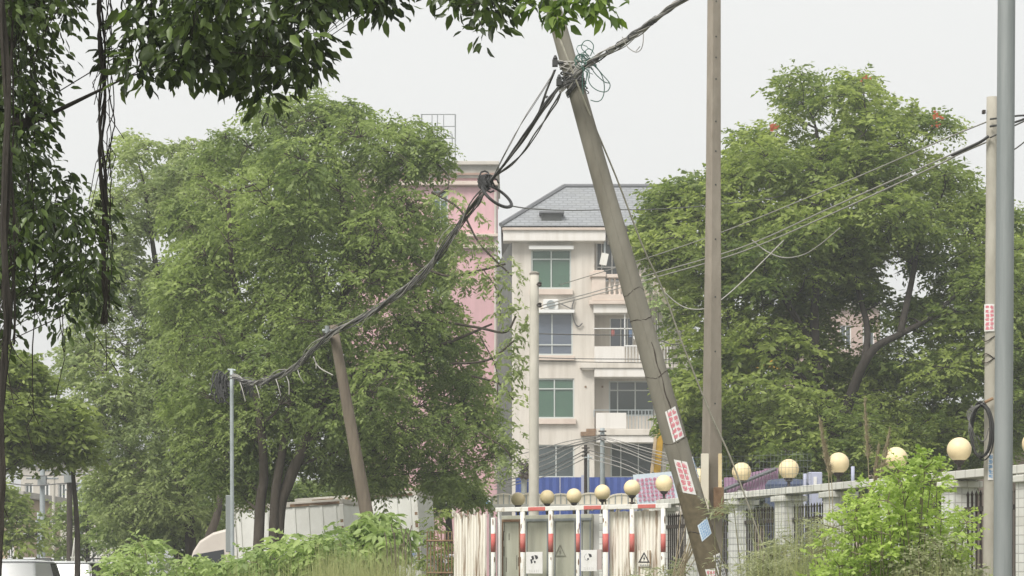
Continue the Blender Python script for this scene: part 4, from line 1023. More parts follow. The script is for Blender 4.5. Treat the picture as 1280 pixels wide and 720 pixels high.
# welded mesh in front of the wall
wm_ = thing('wire_mesh_fence', tuple(P(930, 712, 29)), 'thin welded wire mesh standing in front of the middle wall pillars', 'mesh fence')
wm_.location.z = 0
mb = MB(); zt = PZ(566, 29.5)
for i in range(34):
    x = 862 + i*4.6; a_ = Vector((PX(x, 30.5 - i*.03), 30.5 - i*.03, 0)); mb.tube([a_, a_ + Vector((0, 0, zt + .05*math.sin(i*.3)))], .0022, 3)
for j in range(36):
    z = .2 + j * .082
    if z < zt: mb.tube([Vector((PX(862, 30.5), 30.5, z)), Vector((PX(1014, 29.5), 29.5, z))], .0022, 3)
o = mb.build('mesh_wire', M['galv'], wm_); o['kind'] = 'stuff'

# ================================================================== gate / transformer enclosure
_EA = (PX(565, 37.6), 37.6); _EB = (PX(830, 34.6), 34.6)
def Ye(px):
    k = (px - 640) / F; dX, dY = _EB[0]-_EA[0], _EB[1]-_EA[1]; return _EA[1] + dY * (k*_EA[1] - _EA[0]) / (dX - k*dY)
def EP(px, py, off=0): return P(px, py, Ye(px) + off)
en = thing('barrier_frame', (PX(725, 36), 36, 0), 'white tubular frame with red bands standing before the cabinets', 'barrier')
zT = 2.545
def seg(mb, px0, px1, z0, z1, off, th):
    a, b = Vector((PX(px0, Ye(px0)+off), Ye(px0)+off, 0)), Vector((PX(px1, Ye(px1)+off), Ye(px1)+off, 0)); d_ = (b-a); n_ = Vector((-d_.y, d_.x, 0)).normalized() * th
    v = [a, b, b+n_, a+n_]; v = [Vector((p.x, p.y, z0)) for p in v] + [Vector((p.x, p.y, z1)) for p in v]
    mb.add(v, [(0,3,2,1),(4,5,6,7),(0,1,5,4),(1,2,6,5),(2,3,7,6),(3,0,4,7)])
mb = MB(); seg(mb, 619, 835, zT - .032, zT + .038, -.14, .08); mb.build('top_beam', M['paintw'], en, bevel=.008)
for a_, b_ in ((660, 681), (729.5, 751), (797, 819)):
    mb = MB(); seg(mb, a_, b_, zT - .026, zT + .032, -.150, .1); mb.build('red_band', M['paintr'], en, bevel=.004)
posts = [(616.5, 6.5), (653.5, 7.5), (688.5, 7), (722.5, 5.5), (757, 8.5), (790, 7), (829, 7)]
for x, w_ in posts:
    Y = Ye(x) - .13; r_ = w_*.42 * Y / F
    mb = MB(); mb.tube([(PX(x, Y), Y, 0), (PX(x, Y), Y, zT - (.034 if x > 619 else .12))], r_, 12); po = mb.build('upright', M['paintw'], en, smooth=True)
    mb = MB(); mb.tube([(PX(x, Y), Y, PZ(690, Y)), (PX(x, Y), Y, PZ(667, Y))], r_ + .003, 12); mb.build('red_band', M['paintr'], en, smooth=True)
    mb = MB()
    for k in range(5):
        zz = random.uniform(PZ(720, Y), PZ(645, Y)); aa = random.uniform(-2.6, -.5)
        if PZ(690, Y)-.03 < zz < PZ(667, Y)+.03: continue
        hh = random.uniform(.02, .09); ww = random.uniform(.2, .5); c = Vector((PX(x, Y), Y, 0))
        v = []
        for q in range(8): an = q*math.pi/4; th_ = aa + ww*math.cos(an)*random.uniform(.6, 1); v.append((c.x + math.cos(th_)*(r_+.002), c.y + math.sin(th_)*(r_+.002), zz + hh*math.sin(an)*random.uniform(.6, 1)))
        mb.add(v, [tuple(range(8))])
    if mb.v: mb.build('paint_chip', M['rust'], en)
# corrugated sheets
def corr(name, label, px0, px1, ztop, m, off, jag=0.0, pitch=.075, amp=.02, seed=1):
    rnd = random.Random(seed); a = Vector((PX(px0, Ye(px0)+off), Ye(px0)+off, 0)); b = Vector((PX(px1, Ye(px1)+off), Ye(px1)+off, 0))
    L = (b-a).length; nr = int(L / pitch); d_ = (b-a)/L; n_ = Vector((d_.y, -d_.x, 0)); t = thing(name, tuple((a+b)/2), label, 'metal sheet')
    cols = []; 
    for k in range(nr):
        for f_, o_ in ((0, 0), (.35, 0), (.5, amp), (.85, amp)):
            cols.append(((k+f_)*pitch, o_))
    cols.append((nr*pitch, 0)); mb = MB(); v = []; ph = 0
    for i, (s, o_) in enumerate(cols):
        if i % 4 == 0: ph = rnd.uniform(-jag, jag*.6)
        p_ = a + d_*s + n_*o_; v += [(p_.x, p_.y, 0), (p_.x, p_.y, ztop + ph + rnd.uniform(-jag, jag)*.3)]
    mb.add(v, [(2*i, 2*i+2, 2*i+3, 2*i+1) for i in range(len(cols)-1)]); o = mb.build('sheet', m, t)
    sd = o.modifiers.new('thickness', 'SOLIDIFY'); sd.thickness = .004
    return t, a, b, d_, n_
rs_l = M['rustsheet']
tA, a, b, d_, n_ = corr('corrugated_sheet', 'rust-streaked corrugated sheet with torn top edge left of the white frame', 567.5, 611, 2.50, rs_l, .1, .05, .066, .026, 2)
mb = MB(); rnd = random.Random(12)
for k in range(16):
    p_ = a + d_*rnd.uniform(.02, .52) + n_*.05; z = 2.44 + rnd.uniform(-.02, .10)
    mb.tube([p_ + Vector((0,0,z)), p_ + Vector((rnd.uniform(-.03,.03), -.03, z + rnd.uniform(.02, .09)))], [.018, .006], 5)
mb.build('torn_edge', M['rustsheet'], tA)
corr('corrugated_sheet', 'rust-streaked corrugated sheet between the fifth and sixth white uprights', 761.5, 789.9, 2.49, rs_l, .05, .012, .07, .022, 3)
corr('corrugated_sheet', 'rust-streaked corrugated sheet carrying the warning triangle', 790.4, 827.5, 2.49, rs_l, .05, .012, .07, .022, 4)
# grey green cabinets
for j, (x0, x1, lab) in enumerate(((626, 650.5, 'streaked grey-green steel door left of the second white upright'), (656.5, 685.5, 'grey-green steel door behind the first white pictogram sign'), (691.5, 720, 'grey-green steel door with faint triangle mark'), (725.5, 739, 'narrow grey-green steel door beside the tiled strip'))):
    t = thing('cabinet_door', (PX((x0+x1)/2, Ye(x0)+.3), Ye(x0)+.3, 0), lab, 'steel door')
    mb = MB(); seg(mb, x0, x1, 0, 2.46, .22, .05); mb.build('panel', M['greensheet'], t, bevel=.006)
    mb = MB(); seg(mb, x0, x1, 2.36, 2.40, .195, .024); seg(mb, x0+1, x0+2.2, .1, 2.355, .20, .02); seg(mb, x1-2.2, x1-1, .1, 2.355, .20, .02); mb.build('edge_strip', M['galv'] if j else M['rust'], t)
    if j == 0:
        mb = MB()
        for k in range(7):
            x = random.uniform(x0+3, x1-3); y = random.uniform(650, 700); seg(mb, x, x+.7, PZ(y+random.uniform(6, 22), 37), PZ(y, 37), .216, .003)
        mb.build('scratch', M['bark'], t)
tt = thing('tiled_strip', (PX(746, 36.2), 36.2, 0), 'white tiled strip of wall between the cabinet door and rusty sheet', 'wall')
mb = MB(); seg(mb, 739.6, 752.5, 0, 2.46, .30, .15); mb.build('tiles', M['tile'], tt)
sidep = thing('frame_post', (PX(623.6, 37), 37, 0), 'thin bluish white post close beside the first red-banded upright', 'post')
mb = MB(); seg(mb, 622.2, 625, 0, 2.53, .0, .04); mb.build('shaft', M['whiteframe'], sidep)
# signs
def sign(label, x0, x1, y0, y1, off=-.19, pic=0):
    t = thing('sign', tuple(EP((x0+x1)/2, (y0+y1)/2, off)), label, 'sign')
    z = lambda y: PZ(y, Ye((x0+x1)/2) + off)
    mb = MB(); seg(mb, x0, x1, z(y1), z(y0), off, .012); mb.build('board', M['paper'], t, bevel=.003)
    mb = MB(); rnd = random.Random(pic+20)
    cx, cy = (x0+x1)/2 - 1, (y0+y1)/2 - 4
    def poly(pts, o2=-.004):
        v = []
        for (x, y) in pts: Y = Ye(cx+x) + off + o2; v.append((PX(cx+x, Y), Y, PZ(cy+y, Y)))
        mb.add(v, [tuple(range(len(v)))])
    if pic == 0:
        poly([(1,-6),(5,-5),(6,-2),(3,0),(2,-3)]); poly([(-3,-4),(0,-5),(1,-1),(-1,1)]); poly([(-4,0),(-2,-1),(-1,4),(-3,5)]); poly([(0,1),(3,2),(2,5),(1,4)])
    else:
        poly([(0,-5),(4,-4),(5,-1),(2,0),(1,-3)]); poly([(-1,1),(1,1),(1,3),(-1,3)]); 
        for a in range(7): an = 1.6 + a*.4; poly([(math.cos(an)*4.2, math.sin(an)*4.2-.5), (math.cos(an+.2)*4.2, math.sin(an+.2)*4.2-.5), (math.cos(an+.2)*4.8, math.sin(an+.2)*4.8-.5), (math.cos(an)*4.8, math.sin(an)*4.8-.5)])
    mb.build('pictogram', M['inkk'], t)
    mb = MB(); k0 = x0+4
    for k in range(6):
        xx = k0 + k*2.2
        for (u0, v0, u1, v1) in ((0, 0, .9, .22), (.05, .4, .85, .62), (.35, 0, .6, 1), (0, .78, .9, 1)):
            Y = Ye(xx) + off - .004; X_ = lambda u: xx + u*1.9; yy = lambda v: y1 - 4.6 + v*2.6
            mb.add([(PX(X_(u0), Y), Y, PZ(yy(v1), Y)), (PX(X_(u1), Y), Y, PZ(yy(v1), Y)), (PX(X_(u1), Y), Y, PZ(yy(v0), Y)), (PX(X_(u0), Y), Y, PZ(yy(v0), Y))], [(0,1,2,3)])
    mb.build('caption', M['inkk'], t); return t
sign('white sign with black pictogram and caption left of the third white upright', 657.5, 678, 690, 717, pic=0)
sign('white sign with small dotted pictogram left of the fifth white upright', 726, 746, 687.5, 714, pic=1)
gb_ = thing('sign_backing', tuple(EP(748.5, 699, -.15)), 'mauve grey plate beside the second white pictogram sign', 'plate')
mb = MB(); seg(mb, 746.5, 752, PZ(712, 35.6), PZ(687, 35.6), -.17, .01); mb.build('plate', mat('mauve_plate', (.45, .38, .36), .8), gb_)
ws = thing('warning_triangle', tuple(EP(805, 697, -.05)), 'high-voltage warning triangle with lightning bolt on the rusty sheet', 'warning sign')
def tri(mb, cx, cy, w_, h_, off, inner=None):
    P_ = lambda x, y: tuple(EP(cx + x, cy + y, off))
    o3 = [(0, -h_/2), (w_/2, h_/2), (-w_/2, h_/2)]
    if inner is None: mb.add([P_(*q) for q in o3], [(0,1,2)])
    else:
        i3 = [(x*inner, (y - h_*.16)*inner + h_*.16) for x, y in o3]; mb.add([P_(*q) for q in o3 + i3], [(0,1,4,3),(1,2,5,4),(2,0,3,5)])
mb = MB(); mb.add([tuple(EP(798, 688, -.012)), tuple(EP(813.5, 688, -.012)), tuple(EP(813.5, 708, -.012)), tuple(EP(798, 708, -.012))], [(0,1,2,3)]); mb.build('plate', M['rustsheet'], ws)
mb = MB(); tri(mb, 805, 696.5, 14.5, 13.5, -.02, .68); mb.add([tuple(EP(805 + x, 698 + y, -.021)) for x, y in ((.8,-3.6),(-1.4,.3),(-.1,.3),(-.9,3.4),(1.5,-.6),(.2,-.6))], [(0,1,2,3,4,5)]); mb.build('triangle_mark', M['inkk'], ws)
mb = MB()
for k in range(6): mb.add([tuple(EP(799.5 + k*2.2, 705.5, -.02)), tuple(EP(801 + k*2.2, 705.5, -.02)), tuple(EP(801 + k*2.2, 707, -.02)), tuple(EP(799.5 + k*2.2, 707, -.02))], [(0,1,2,3)])
mb.build('caption', M['galv'], ws)
ws2 = thing('warning_triangle', tuple(EP(700, 687, .2)), 'faint worn warning triangle on the grey-green door', 'warning sign')
mb = MB(); tri(mb, 700, 688, 15, 15, .205, .8); mb.add([tuple(EP(700 + x, 690 + y, .205)) for x, y in ((.8,-3.6),(-1.4,.3),(-.1,.3),(-.9,3.4),(1.5,-.6),(.2,-.6))], [(0,1,2,3,4,5)]); mb.build('triangle_mark', mat('faded_ink', (.20, .20, .16), .9), ws2)

# pink printed board behind the lamps
pb = thing('printed_board', tuple(P(818, 628, 46)), 'pale blue board with dense pink print propped behind the globe lamps', 'board')
mb = MB(); mb.add([P(791,593.5,46), P(843,589,46), P(852,628,46), P(797,632,46), P(791,593.5,46.05), P(843,589,46.05), P(852,628,46.05), P(797,632,46.05)], [(0,3,2,1),(4,5,6,7),(0,1,5,4),(1,2,6,5),(2,3,7,6),(3,0,4,7)]); mb.build('board', M['paperblue'], pb)
mb = MB()
rnd = random.Random(31)
for (u0, v0, u1, v1) in glyph_rows(.04, .96, .12, .95, 9, 6, rnd):
    f2 = lambda u, v: tuple(P(792 + 50*u + 5*v, 594 + 36*v - 4*u, 45.98)); mb.add([f2(u0,v0), f2(u1,v0), f2(u1,v1), f2(u0,v1)], [(0,1,2,3)])
mb.build('printing', mat('pink_ink', (.72, .25, .38), .9), pb)
mb = MB()
for x in (800, 842): mb.tube([(PX(x, 46.1), 46.1, 0), P(x, 595, 46.1)], .03, 6)
build_split(mb, 'support', M['galv'], pb)

# lilac sheets / awnings behind the right part of the wall
lv = thing('lilac_awning', (PX(950, 52), 52, 0), 'lilac and pink corrugated sheets roofed low behind the tiled wall', 'awning')
for i, (x0, x1, ya_, yb2) in enumerate(((905, 932, 597, 612), (932, 955, 592, 612), (955, 973, 586, 612))):
    mb = MB(); n = 12; v = []
    for k in range(n+1):
        x = x0 + (x1-x0)*k/n; Y = 52 + (.04 if k % 2 else 0); yt = ya_ + (ya_ - 3.5*(i == 1) - 1 - ya_)*k/n; v += [tuple(P(x, 616, Y)), tuple(P(x, yt, Y))]
    mb.add(v, [(2*k, 2*k+2, 2*k+3, 2*k+1) for k in range(n)]); o = mb.build('sheet', M['violet'], lv); sd = o.modifiers.new('thickness', 'SOLIDIFY'); sd.thickness = .01
mb = MB(); mb.tube([P(905, 612, 51.9), P(970, 586, 51.9)], .05, 6); [mb.tube([(PX(x, 52), 52.0, 0), P(x, 612, 52)], .04, 6) for x in (906, 971)]; build_split(mb, 'frame', M['roofedge'], lv)
bx2 = thing('blue_tank', (PX(982, 47), 47, 0), 'dark blue tank top behind the tiled wall beside the lilac sheets', 'tank')
mb = MB(); mb.lathe((PX(984, 47), 47, 0), [(.45,0),(.45,PZ(606,47)),(.38,PZ(600,47)),(.1,PZ(598,47))], 18); mb.build('body', mat('navy_tank', (.07, .09, .15), .5), bx2, smooth=False)
ut = thing('storage_cabinet', (PX(1019, 48), 48, 0), 'pale blue-grey cabinet behind the wall near the plume grass', 'cabinet')
mb = MB(); mb.pbox(1011, 590, 1028, yb(0, 48), 48, .4); mb.build('body', M['post_lilac'], ut, bevel=.02)
mb = MB(); mb.pbox(1017, 596, 1021, 606, 47.98, .018); mb.build('door_label', M['paper'], ut)
for i, (x, y0) in enumerate(((1066, 583), (1006, 592))):
    t, _ = pole('fence_post', ('grey post behind the wall right of the stalk-crossed globe lamp', 'short pale post behind the wall by the storage cabinet')[i], (PX(x, 45), 45, 0), P(x, y0, 45), .035, .035, M['post_lilac'], 8, cat='post')
tb = thing('tarpaulin', (PX(958, 40), 40, 0), 'white tarpaulin draped low seen between the wall pillars', 'tarpaulin')
mb = MB(); rr = []
for i in range(9):
    for j in range(5):
        x = 936 + i*5; rr.append((PX(x, 41 + j*.3), 41 + j*.3, PZ(630, 41) - .14*abs(i-4)/4 + .04*math.sin(i*1.7+j) - .05*j - (.0)))
mb.add(rr, [(i*5+j, i*5+5+j, i*5+6+j, i*5+j+1) for i in range(8) for j in range(4)]); mb.build('cloth', M['tarp'], tb, smooth=True)
mb = MB(); [mb.tube([(PX(x, 41.3), 41.3, 0), (PX(x, 41.3), 41.3, PZ(634, 41.3))], .03, 6) for x in (938, 974)]; build_split(mb, 'prop', M['galv'], tb)

# ================================================================== vehicles
def wheels(t, xs, hw, r_=.34):
    for x in xs:
        for s_ in (-1, 1):
            g = MB(); g.tube([(x, s_*(hw-.2), r_), (x, s_*(hw-.18), r_), (x, s_*(hw-.01), r_), (x, s_*hw, r_)], [r_-.02, r_, r_, r_-.03], 20); wo = g.build('wheel', M['tyre'], t, local=True)
            g = MB(); g.tube([(x, s_*(hw+.001), r_), (x, s_*(hw+.012), r_)], [r_*.62, r_*.55], 14); o = g.build('rim', M['chrome'], wo, local=True)
def car(name, label, X, Y, rz, L, W, H, suv=True, rack=False, glazed=True, cat='car', group=None):
    t = thing(name, (X, Y, .006), label, cat, group, rz); hw = W/2; g = MB()
    # lower body profile along x (front = +x)
    prof = [(-L/2, .45), (-L/2+.03, .28), (L/2-.05, .28), (L/2, .5), (L/2-.04, .78), (L/2-.25, .92), (L/2-1.15, 1.02), (-L/2+.1, 1.05), (-L/2, .8)]
    g.prism(prof, 1, -hw, hw); g.build('body', M['carwhite'], t, local=True, bevel=.06)
    x0, x1, x2, x3 = -L/2+.08, -L/2+.45, L/2-1.9, L/2-1.15; zb_, tw_ = 1.0, hw-.16
    v = [(x0,-hw+.05,zb_),(x3,-hw+.05,zb_),(x3,hw-.05,zb_),(x0,hw-.05,zb_),(x1,-tw_,H-.04),(x2,-tw_,H-.04),(x2,tw_,H-.04),(x1,tw_,H-.04)]
    g = MB(); g.add(v, [(0,3,2,1),(4,5,6,7),(0,1,5,4),(1,2,6,5),(2,3,7,6),(3,0,4,7)]); g.build('cabin', M['carwhite'], t, local=True, bevel=.05)
    g = MB(); n = 8; v = []
    for i in range(n+1):
        for j in range(n+1):
            u, w2 = i/n, j/n; v.append((x1-.03 + (x2-x1+.06)*u, -tw_-.01+(2*tw_+.02)*w2, H-.035 + .05*(1-(2*u-1)**4)*(1-(2*w2-1)**4)))
    g.add(v, [(i*(n+1)+j, (i+1)*(n+1)+j, (i+1)*(n+1)+j+1, i*(n+1)+j+1) for i in range(n) for j in range(n)]); g.build('roof_panel', M['carwhite'], t, local=True, smooth=True)
    def lerp3(a, b, k): return tuple(a[i]+(b[i]-a[i])*k for i in range(3))
    def glass(nm, q, m=.1, e=.015):
        A, B, C_, D_ = [Vector(p) for p in q]; c_ = (A+B+C_+D_)/4; n_ = (B-A).cross(D_-A).normalized()
        if n_.dot(c_ - Vector((0, 0, 1.2))) < 0: n_ = -n_
        pts = [p.lerp(c_, m) + n_*e for p in (A, B, C_, D_)]; bk = [p - n_*.01 for p in pts]
        g = MB(); g.add(pts + bk, [(0,1,2,3),(7,6,5,4),(0,4,5,1),(1,5,6,2),(2,6,7,3),(3,7,4,0)]); g.build(nm, M['carglass'], t, local=True)
    B0, B1, B2, B3 = (x0,-hw+.05,zb_),(x3,-hw+.05,zb_),(x3,hw-.05,zb_),(x0,hw-.05,zb_); T0, T1, T2, T3 = (x1,-tw_,H-.04),(x2,-tw_,H-.04),(x2,tw_,H-.04),(x1,tw_,H-.04)
    if glazed: glass('rear_window', (B0, B3, T3, T0))
    glass('windscreen', (B1, B2, T2, T1))
    for (p, q, r2, s2) in ((B0,B1,T1,T0),(B3,B2,T2,T3)):
        for k0, k1 in ((.02, .34), (.36, .66), (.68, .97)) if glazed else ((.68, .97),): glass('side_window', (lerp3(p,q,k0), lerp3(p,q,k1), lerp3(s2,r2,k1), lerp3(s2,r2,k0)), .08)
    wheels(t, (-L/2+.8, L/2-.85), hw)
    for s_ in (-1, 1):
        g = MB(); g.box(-L/2-.012, -L/2+.05, s_*(hw-.22)-.09, s_*(hw-.22)+.09, .82, 1.0); g.build('tail_light', M['taill'], t, local=True, bevel=.01)
        g = MB(); g.box(L/2-.1, L/2+.0, s_*(hw-.25)-.12, s_*(hw-.25)+.12, .62, .76); g.build('headlight', M['chrome'], t, local=True, bevel=.02)
        if rack:
            g = MB(); g.tube(spline([(x1, s_*(tw_-.08), H-.02), (x1+.15, s_*(tw_-.08), H+.06), (0, s_*(tw_-.08), H+.075), (x2-.1, s_*(tw_-.08), H+.06), (x2, s_*(tw_-.08), H-.02)], 5), .02, 6); g.build('roof_rail', M['iron'], t, local=True)
    g = MB(); g.box(-L/2-.03, -L/2+.02, -hw+.1, hw-.1, .36, .52); g.build('rear_bumper', M['iron'], t, local=True, bevel=.02)
    return t
car('parked_van', 'white van cut by the left frame edge with high rounded roof', PX(-10, 48)-.06, 50.5, R(90), 4.6, 1.95, 1.80, glazed=False, cat='van')
car('parked_car', 'white estate car with black roof rails and dark rear window', PX(72, 58), 60.2, R(90), 4.5, 1.78, 1.80, rack=True)
car('parked_car', 'white car roof partly hidden by the lime bush right of the roof-railed estate', PX(140, 66), 66, R(40), 4.4, 1.8, 1.72)
car('parked_car', 'dark-windowed car roof showing faintly behind the two front white vehicles', PX(35, 76), 78, R(80), 4.5, 1.8, 1.98)
# trucks
def truck(label, pa, Ya, pb_, Yb, H, cab, name='box_truck'):
    a = Vector((PX(pa, Ya), Ya, 0)); b = Vector((PX(pb_, Yb), Yb, 0)); d_ = b - a; L = d_.length; an = math.atan2(d_.y, d_.x)
    t = thing(name, (a.x, a.y, .006), label, 'truck', None, an)     # local x: rear of the box is +x, cab beyond x=0; visible side y<0
    W = 2.1
    g = MB(); g.box(0, L, 0, W, .95, H)
    g.build('box_body', M['box'], t, local=True)
    n = int(L / .32)
    for k in range(n):
        g = MB(); x = L*(k+.5)/n; g.box(x-.03, x+.03, -.022, 0, 1.05, H-.12); g.build('side_rib', M['box'], t, local=True) if k < 40 else None
    g = MB(); g.box(-.03, L+.03, -.035, .05, H-.09, H+.03); g.box(-.03, L+.03, W-.05, W+.035, H-.09, H+.03); g.box(L-.04, L+.035, .053, W-.053, H-.09, H+.03); build_split(g, 'top_rail', M['beige2'], t, True, bevel=.01)
    g = MB(); g.box(L-.06, L+.04, -.04, .06, .95, H-.093); g.box(-.035, .06, -.04, .06, .95, H-.093); build_split(g, 'corner_post', M['paintw'], t, True, bevel=.01)
    g = MB(); rnd = random.Random(4)
    for k in range(14): x = rnd.uniform(0, L-.4); g.box(x, x+rnd.uniform(.1, .6), -.039, -.036, H-.05-rnd.uniform(0, .04), H-.02)
    for k in range(4): z = rnd.uniform(1.6, H-.3); g.box(L-.05, L+.02, -.043, -.0405, z, z+rnd.uniform(.06, .3))
    g.build('rust_patch', M['rust'], t, local=True)
    g = MB(); g.box(-.4 if cab else .1, L, .3, W-.3, .6, .93); g.build('chassis', M['iron'], t, local=True)
    for x in ([-.75] if cab else []) + [L-1.2] + ([.8] if not cab else []):
        for y in (.16, W-.16):
            g = MB(); g.tube([(x, y-.14, .44), (x, y+.14, .44)], .44, 20); wo = g.build('wheel', M['tyre'], t, local=True); g = MB(); g.tube([(x, y-.16, .44), (x, y-.139, .44)], .26, 14); g.build('rim', M['galv'], wo, local=True)
    if cab:
        g = MB(); pr = [(-.25, .7), (-2.0, .7), (-2.25, .85), (-2.25, 1.35), (-1.72, 2.12), (-1.45, 2.34), (-.9, 2.52), (-.25, 2.60)]
        g.prism([(x*.62, z) for x, z in pr], 1, .12, W-.12); g.build('cab', M['cabpaint'], t, local=True, bevel=.06)
        g = MB(); g.prism([(-.3, 1.4), (-1.25, 1.42), (-1.05, 2.02), (-.3, 2.1)], 1, .10, .118); g.build('side_window', M['carglass'], t, local=True)
        g = MB(); p0, p1 = Vector((-1.41, .3, 1.42)), Vector((-1.09, .3, 2.12)); nn = Vector((-.8, 0, .58))*.02; g.add([p0+nn, p1+nn, p1+nn+Vector((0, W-.6, 0)), p0+nn+Vector((0, W-.6, 0))], [(0,1,2,3)]); g.build('windscreen', M['carglass'], t, local=True)
        g = MB(); g.tube([(-1.15, .1, 2.0), (-1.4, -.12, 1.95), (-1.4, -.12, 1.7)], .02, 6); g.box(-1.46, -1.36, -.2, -.04, 1.55, 1.9); g.build('wing_mirror', M['iron'], t, local=True)
        for y in (.35, W-.35): g = MB(); g.tube([(-1.39, y, 1.0), (-1.43, y, 1.0)], .11, 14); g.build('headlight', M['chrome'], t, local=True)
    return t
t1 = truck('pale box truck with sloping pinkish cab parked behind the leaning trees', 300, 55, 437, 54.6, 3.08, True)
t2 = truck('white container body with rusty top rail standing right of the box truck', 380, 58.1, 530, 57.6, 3.35, False, 'container_truck')
for t_ in (t1, t2): t_.rotation_euler.y = R(-3.5); t_.location.z = .0
g = MB(); rnd = random.Random(2)
for k in range(16): x = rnd.uniform(2.2, 2.9); z = rnd.uniform(1.35, 1.9); g.box(x, x+rnd.uniform(.05, .2), -.0245, -.0225, z, z+rnd.uniform(.02, .08))
g.build('blue_lettering_smudge', mat('faded_blue_print', (.30, .38, .60), .7), t2, local=True)
# dark car under the trees between container and gate
car('parked_car', 'car with pale roof in the shade between container and rusty sheet', PX(566, 62), 62, R(10), 4.4, 1.8, 2.0)
# small vermilion stand / clutter between container and gate
sc_ = thing('iron_gate', (PX(552, 40), 40, 0), 'low rusty barred gate between the white container and the torn sheet', 'gate')
g = MB(); [g.tube([P(533, y, 40), P(566, y, 40)], .018, 6) for y in (716, 676)]; g.build('rail', M['rust'], sc_)
for k in range(8): g = MB(); x = 534 + k*4.4; g.tube([(PX(x, 40), 40.03, .1), P(x, 664, 40.03)], .012, 5); g.build('bar', M['rust'], sc_)
um = thing('market_umbrella', (PX(590, 70), 70, 0), 'pink, white and blue umbrella canopy low behind the torn metal sheet', 'umbrella')
for k in range(8):
    g = MB(); c = P(586, 610, 70); a0, a1 = k*math.pi/4, (k+1)*math.pi/4; r_ = 1.05
    g.add([c, c + Vector((math.cos(a0)*r_, math.sin(a0)*r_, -.5)), c + Vector((math.cos(a1)*r_, math.sin(a1)*r_, -.5))], [(0,1,2)]); o = g.build('panel', (M['pinkboard'], M['tarp'], M['inkb'], M['tarp'])[k % 4], um)
g = MB(); g.tube([(PX(586, 70), 70, 0), P(586, 611, 70)], .03, 6); g.build('pole', M['galv'], um)

# ================================================================== TREES
# ---- big left tree
polyA = [(268,175),(300,140),(330,128),(352,108),(395,100),(420,122),(455,130),(500,143),(530,150),(548,168),(560,200),(545,225),(556,262),(574,300),(555,335),(562,360),(578,400),(596,450),(614,490),(634,525),(636,560),(612,590),(622,614),(590,628),(560,622),(530,604),(440,606),(400,600),(370,590),(330,610),(300,650),(262,610),(230,560),(210,500),(200,420),(205,340),(220,260),(240,210)]
G = lambda x, Y: (PX(x, Y), Y, -.05)
def PT(*q): return [P(*a) for a in q]
limbA = [([Vector(G(318, 47))] + PT((325,640,47),(330,590,47),(322,500,46.8),(305,420,48),(290,330,47.5),(285,240,47.3)), .12, .04),
         ([Vector(G(345, 47))] + PT((348,650,47),(362,600,47),(385,545,47),(405,490,47),(425,420,47.8),(432,330,48),(425,230,48.3),(405,150,48.4)), .145, .04),
         ([Vector(G(340, 46.9))] + PT((343,640,46.9),(352,570,47),(366,490,48),(370,400,49.6),(360,300,49.7),(345,200,49.5)), .11, .04),
         (PT((400,500,46.6),(440,470,47),(490,450,47.4),(560,428,47.2),(615,405,47)), .08, .02),
         (PT((428,370,47.9),(470,310,47.5),(510,270,47.3),(560,235,47.2)), .08, .025)]
tA_, CA = make_tree('broadleaf_tree', 'largest broad green tree with several dark trunks behind the short leaning pole', 'tree', polyA, 48.5, 2.9, 390, .60, 52, 9, .105, .048, M['lf1'], M['bark'], limbA, seed=11, droop=.45, twig=.32, mind=18, group=None, edge=5, jit=.9)
# sparse overhanging branches over the pink wall
exY = 46.5
ex = [(585,325,exY),(600,345,exY),(575,360,exY),(612,355,exY),(628,330,exY),(634,380,exY),(636,420,exY),(642,455,exY),(634,470,exY),(640,500,exY),(560,250,exY),(578,265,exY),(590,300,exY),(605,310,exY),(640,345,exY),(638,540,exY),(640,395,exY),(632,440,exY),(565,300,exY),(636,575,exY),(620,590,exY)]
Cx = np.array([tuple(P(*e)) for e in ex])
tb_ = MB()
for pts, r0 in (([(520,330,47),(560,345,46.6),(600,338,exY),(632,330,exY)], .03), ([(545,400,47),(600,410,46.6),(632,415,exY),(645,395,exY)], .03), ([(560,455,47),(610,450,exY),(644,425,exY)], .028), ([(540,240,47),(575,262,exY),(600,305,exY),(640,345,exY)], .026), ([(590,470,47),(625,480,exY),(642,500,exY)], .022), ([(600,540,47),(630,560,exY),(640,575,exY)], .02), ([(600,420,46.6),(620,460,exY),(622,500,exY)], .014), ([(605,338,exY),(622,365,exY),(626,400,exY)], .012)):
    tb_.tube(spline(PT(*pts), 6), [r0*(1-i/60) for i in range(6*(len(pts)-1)+1)], 5)
tb_.build('side_branches', M['bark'], tA_)
a = sprays(Cx, np.full(len(Cx), .36), 12, 8, .14, .055, droop=.5, twig=.25); leaf_mesh('side_foliage', *a[:6], M['lf2'], tA_)
